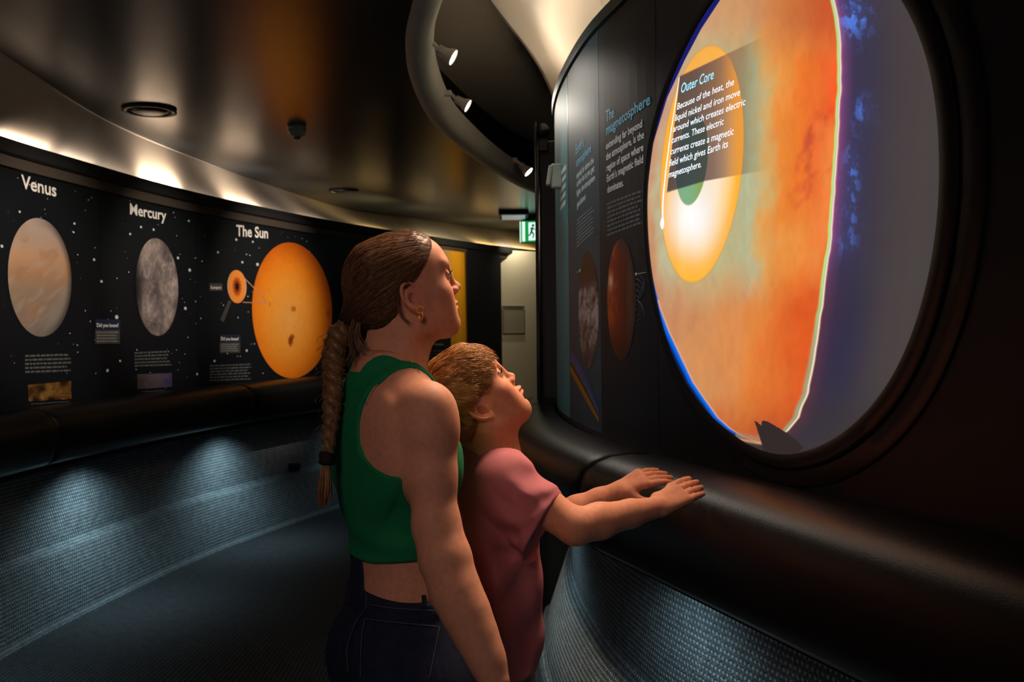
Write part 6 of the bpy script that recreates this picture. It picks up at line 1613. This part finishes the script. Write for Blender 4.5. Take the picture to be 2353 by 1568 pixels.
# ---- hair
FQ = Field(); head_ops(FQ, QO, QB, QS, nose=.62, lip=.0050, brow=.006)
def yline_b(z): return np.interp(z, [-.12, -.06, -.035, -.015, .004, .018, .032, .045, .058, .070, .082, .095, .13], [-.052, -.048, -.034, -.022, -.002, .020, .030, .038, .044, .056, .070, .080, .088])
QC = QL(0, -.005, .035); clq = QB.T @ (QC - QO)
def surf_b(dirs):
    lo = np.full(len(dirs), .03); hi = np.full(len(dirs), .16); D = dirs @ QB.T
    for _ in range(16):
        m_ = (lo + hi) / 2; ins = FQ.at(QC + D * m_[:, None]) < 0; lo = np.where(ins, m_, lo); hi = np.where(ins, hi, m_)
    return lo
def bthick(p, m): return (.0035 + .011 * sstep(.0, -.03, m)) * sstep(-.085, -.03, p[..., 2] / 1.0) + .0015 + .001 * sstep(.05, .10, p[..., 2]) * sstep(.0, -.02, m)
def bcap(X, Y, Z):
    F = FQ.eval(X, Y, Z); Lq = (np.stack(np.meshgrid(X, Y, Z, indexing='ij'), -1) - QO) @ QB; m = Lq[..., 1] - yline_b(Lq[..., 2] / QS) * QS
    lump = .0022 * np.sin(Lq[..., 0] * 170 + Lq[..., 1] * 90) * np.sin(Lq[..., 1] * 140 + Lq[..., 2] * 60)
    F = smax(F - bthick(Lq, m) - lump * sstep(0, -.02, m), m * .8, .008); return ear_cut(F, Lq @ QB.T + QO, QB, QO, QS * 1.1).astype(np.float32)
V, Q = mesh_field(bcap, [(QO - np.array([.16, .12, .13]), QO + np.array([.12, .13, .16]), .0024, None)], 1)
bind(obj('hair', mesh_np(V, Q, colors=np.repeat(lin((150, 110, 66))[None], len(V), 0)), m_hair), bm)
n = 15000; dirs = rng.normal(size=(n * 2, 3)); dirs /= np.linalg.norm(dirs, axis=1)[:, None]; r = surf_b(dirs); pl_ = clq + dirs * r[:, None]; m = pl_[:, 1] - yline_b(pl_[:, 2] / QS) * QS
eq = np.hypot((pl_[:, 1] + .002) / .026, (pl_[:, 2] - .003) / .034); ok = (m < -.001) & (pl_[:, 2] > -.070) & ~((eq < 1.05) & (np.abs(pl_[:, 0]) > .04)); dirs = dirs[ok][:n]; crown = np.array([.01, -.075, .085]); crown /= np.linalg.norm(crown)
flow = dirs - crown; flow -= dirs * (flow * dirs).sum(1)[:, None]; flow /= np.linalg.norm(flow, axis=1)[:, None] + 1e-6
clump = np.stack([vnoise(dirs[:, 0] * 9 + 50, dirs[:, 1] * 9 + dirs[:, 2] * 7 + 50, k) - .5 for k in (3, 4, 5)], 1); flow = flow + clump * 1.7 + np.array([0, .35, 0]) + rng.normal(size=flow.shape) * .12
flow -= dirs * (flow * dirs).sum(1)[:, None]; flow /= np.linalg.norm(flow, axis=1)[:, None]
top = sstep(.0, .06, (clq + dirs * .1)[:, 2]); ln = (.12 + .30 * top) * rng.uniform(.7, 1.15, len(dirs)); lift = rng.uniform(.2, 1.0, len(dirs)) * (.3 + .9 * top)
paths = []
for t in np.linspace(0, 1, 7):
    d = dirs + flow * (ln * t)[:, None]; d /= np.linalg.norm(d, axis=1)[:, None]; rr_ = surf_b(d); p = clq + d * rr_[:, None]; m = p[:, 1] - yline_b(p[:, 2] / QS) * QS
    th = bthick(p, np.minimum(m, -.012)) * .95 + .0065 * lift * math.sin(t * 2.0) - .002 * t; paths.append(QO + (clq + d * (rr_ + th)[:, None]) @ QB.T)
paths = np.stack(paths, 1); cv = np.clip(vnoise(dirs[:, 0] * 14 + 9, dirs[:, 1] * 14 + dirs[:, 2] * 11 + 9, 8) * .7 + rng.random(len(dirs)) * .35, 0, 1)
cols = lerpc(cv, [(0, lin((92, 62, 34))), (.4, lin((160, 118, 68))), (.7, lin((208, 164, 104))), (1, lin((238, 204, 150)))])
Vh, Fh_, Ch = hair_tubes(paths,   .0005, .0002, 3, cols); o = obj('hair_strands', mesh_np(Vh, Fh_, colors=Ch), m_hair); o['kind'] = 'stuff'; bind(o, bm)
brows(QL, QS, bm, (150, 112, 70))
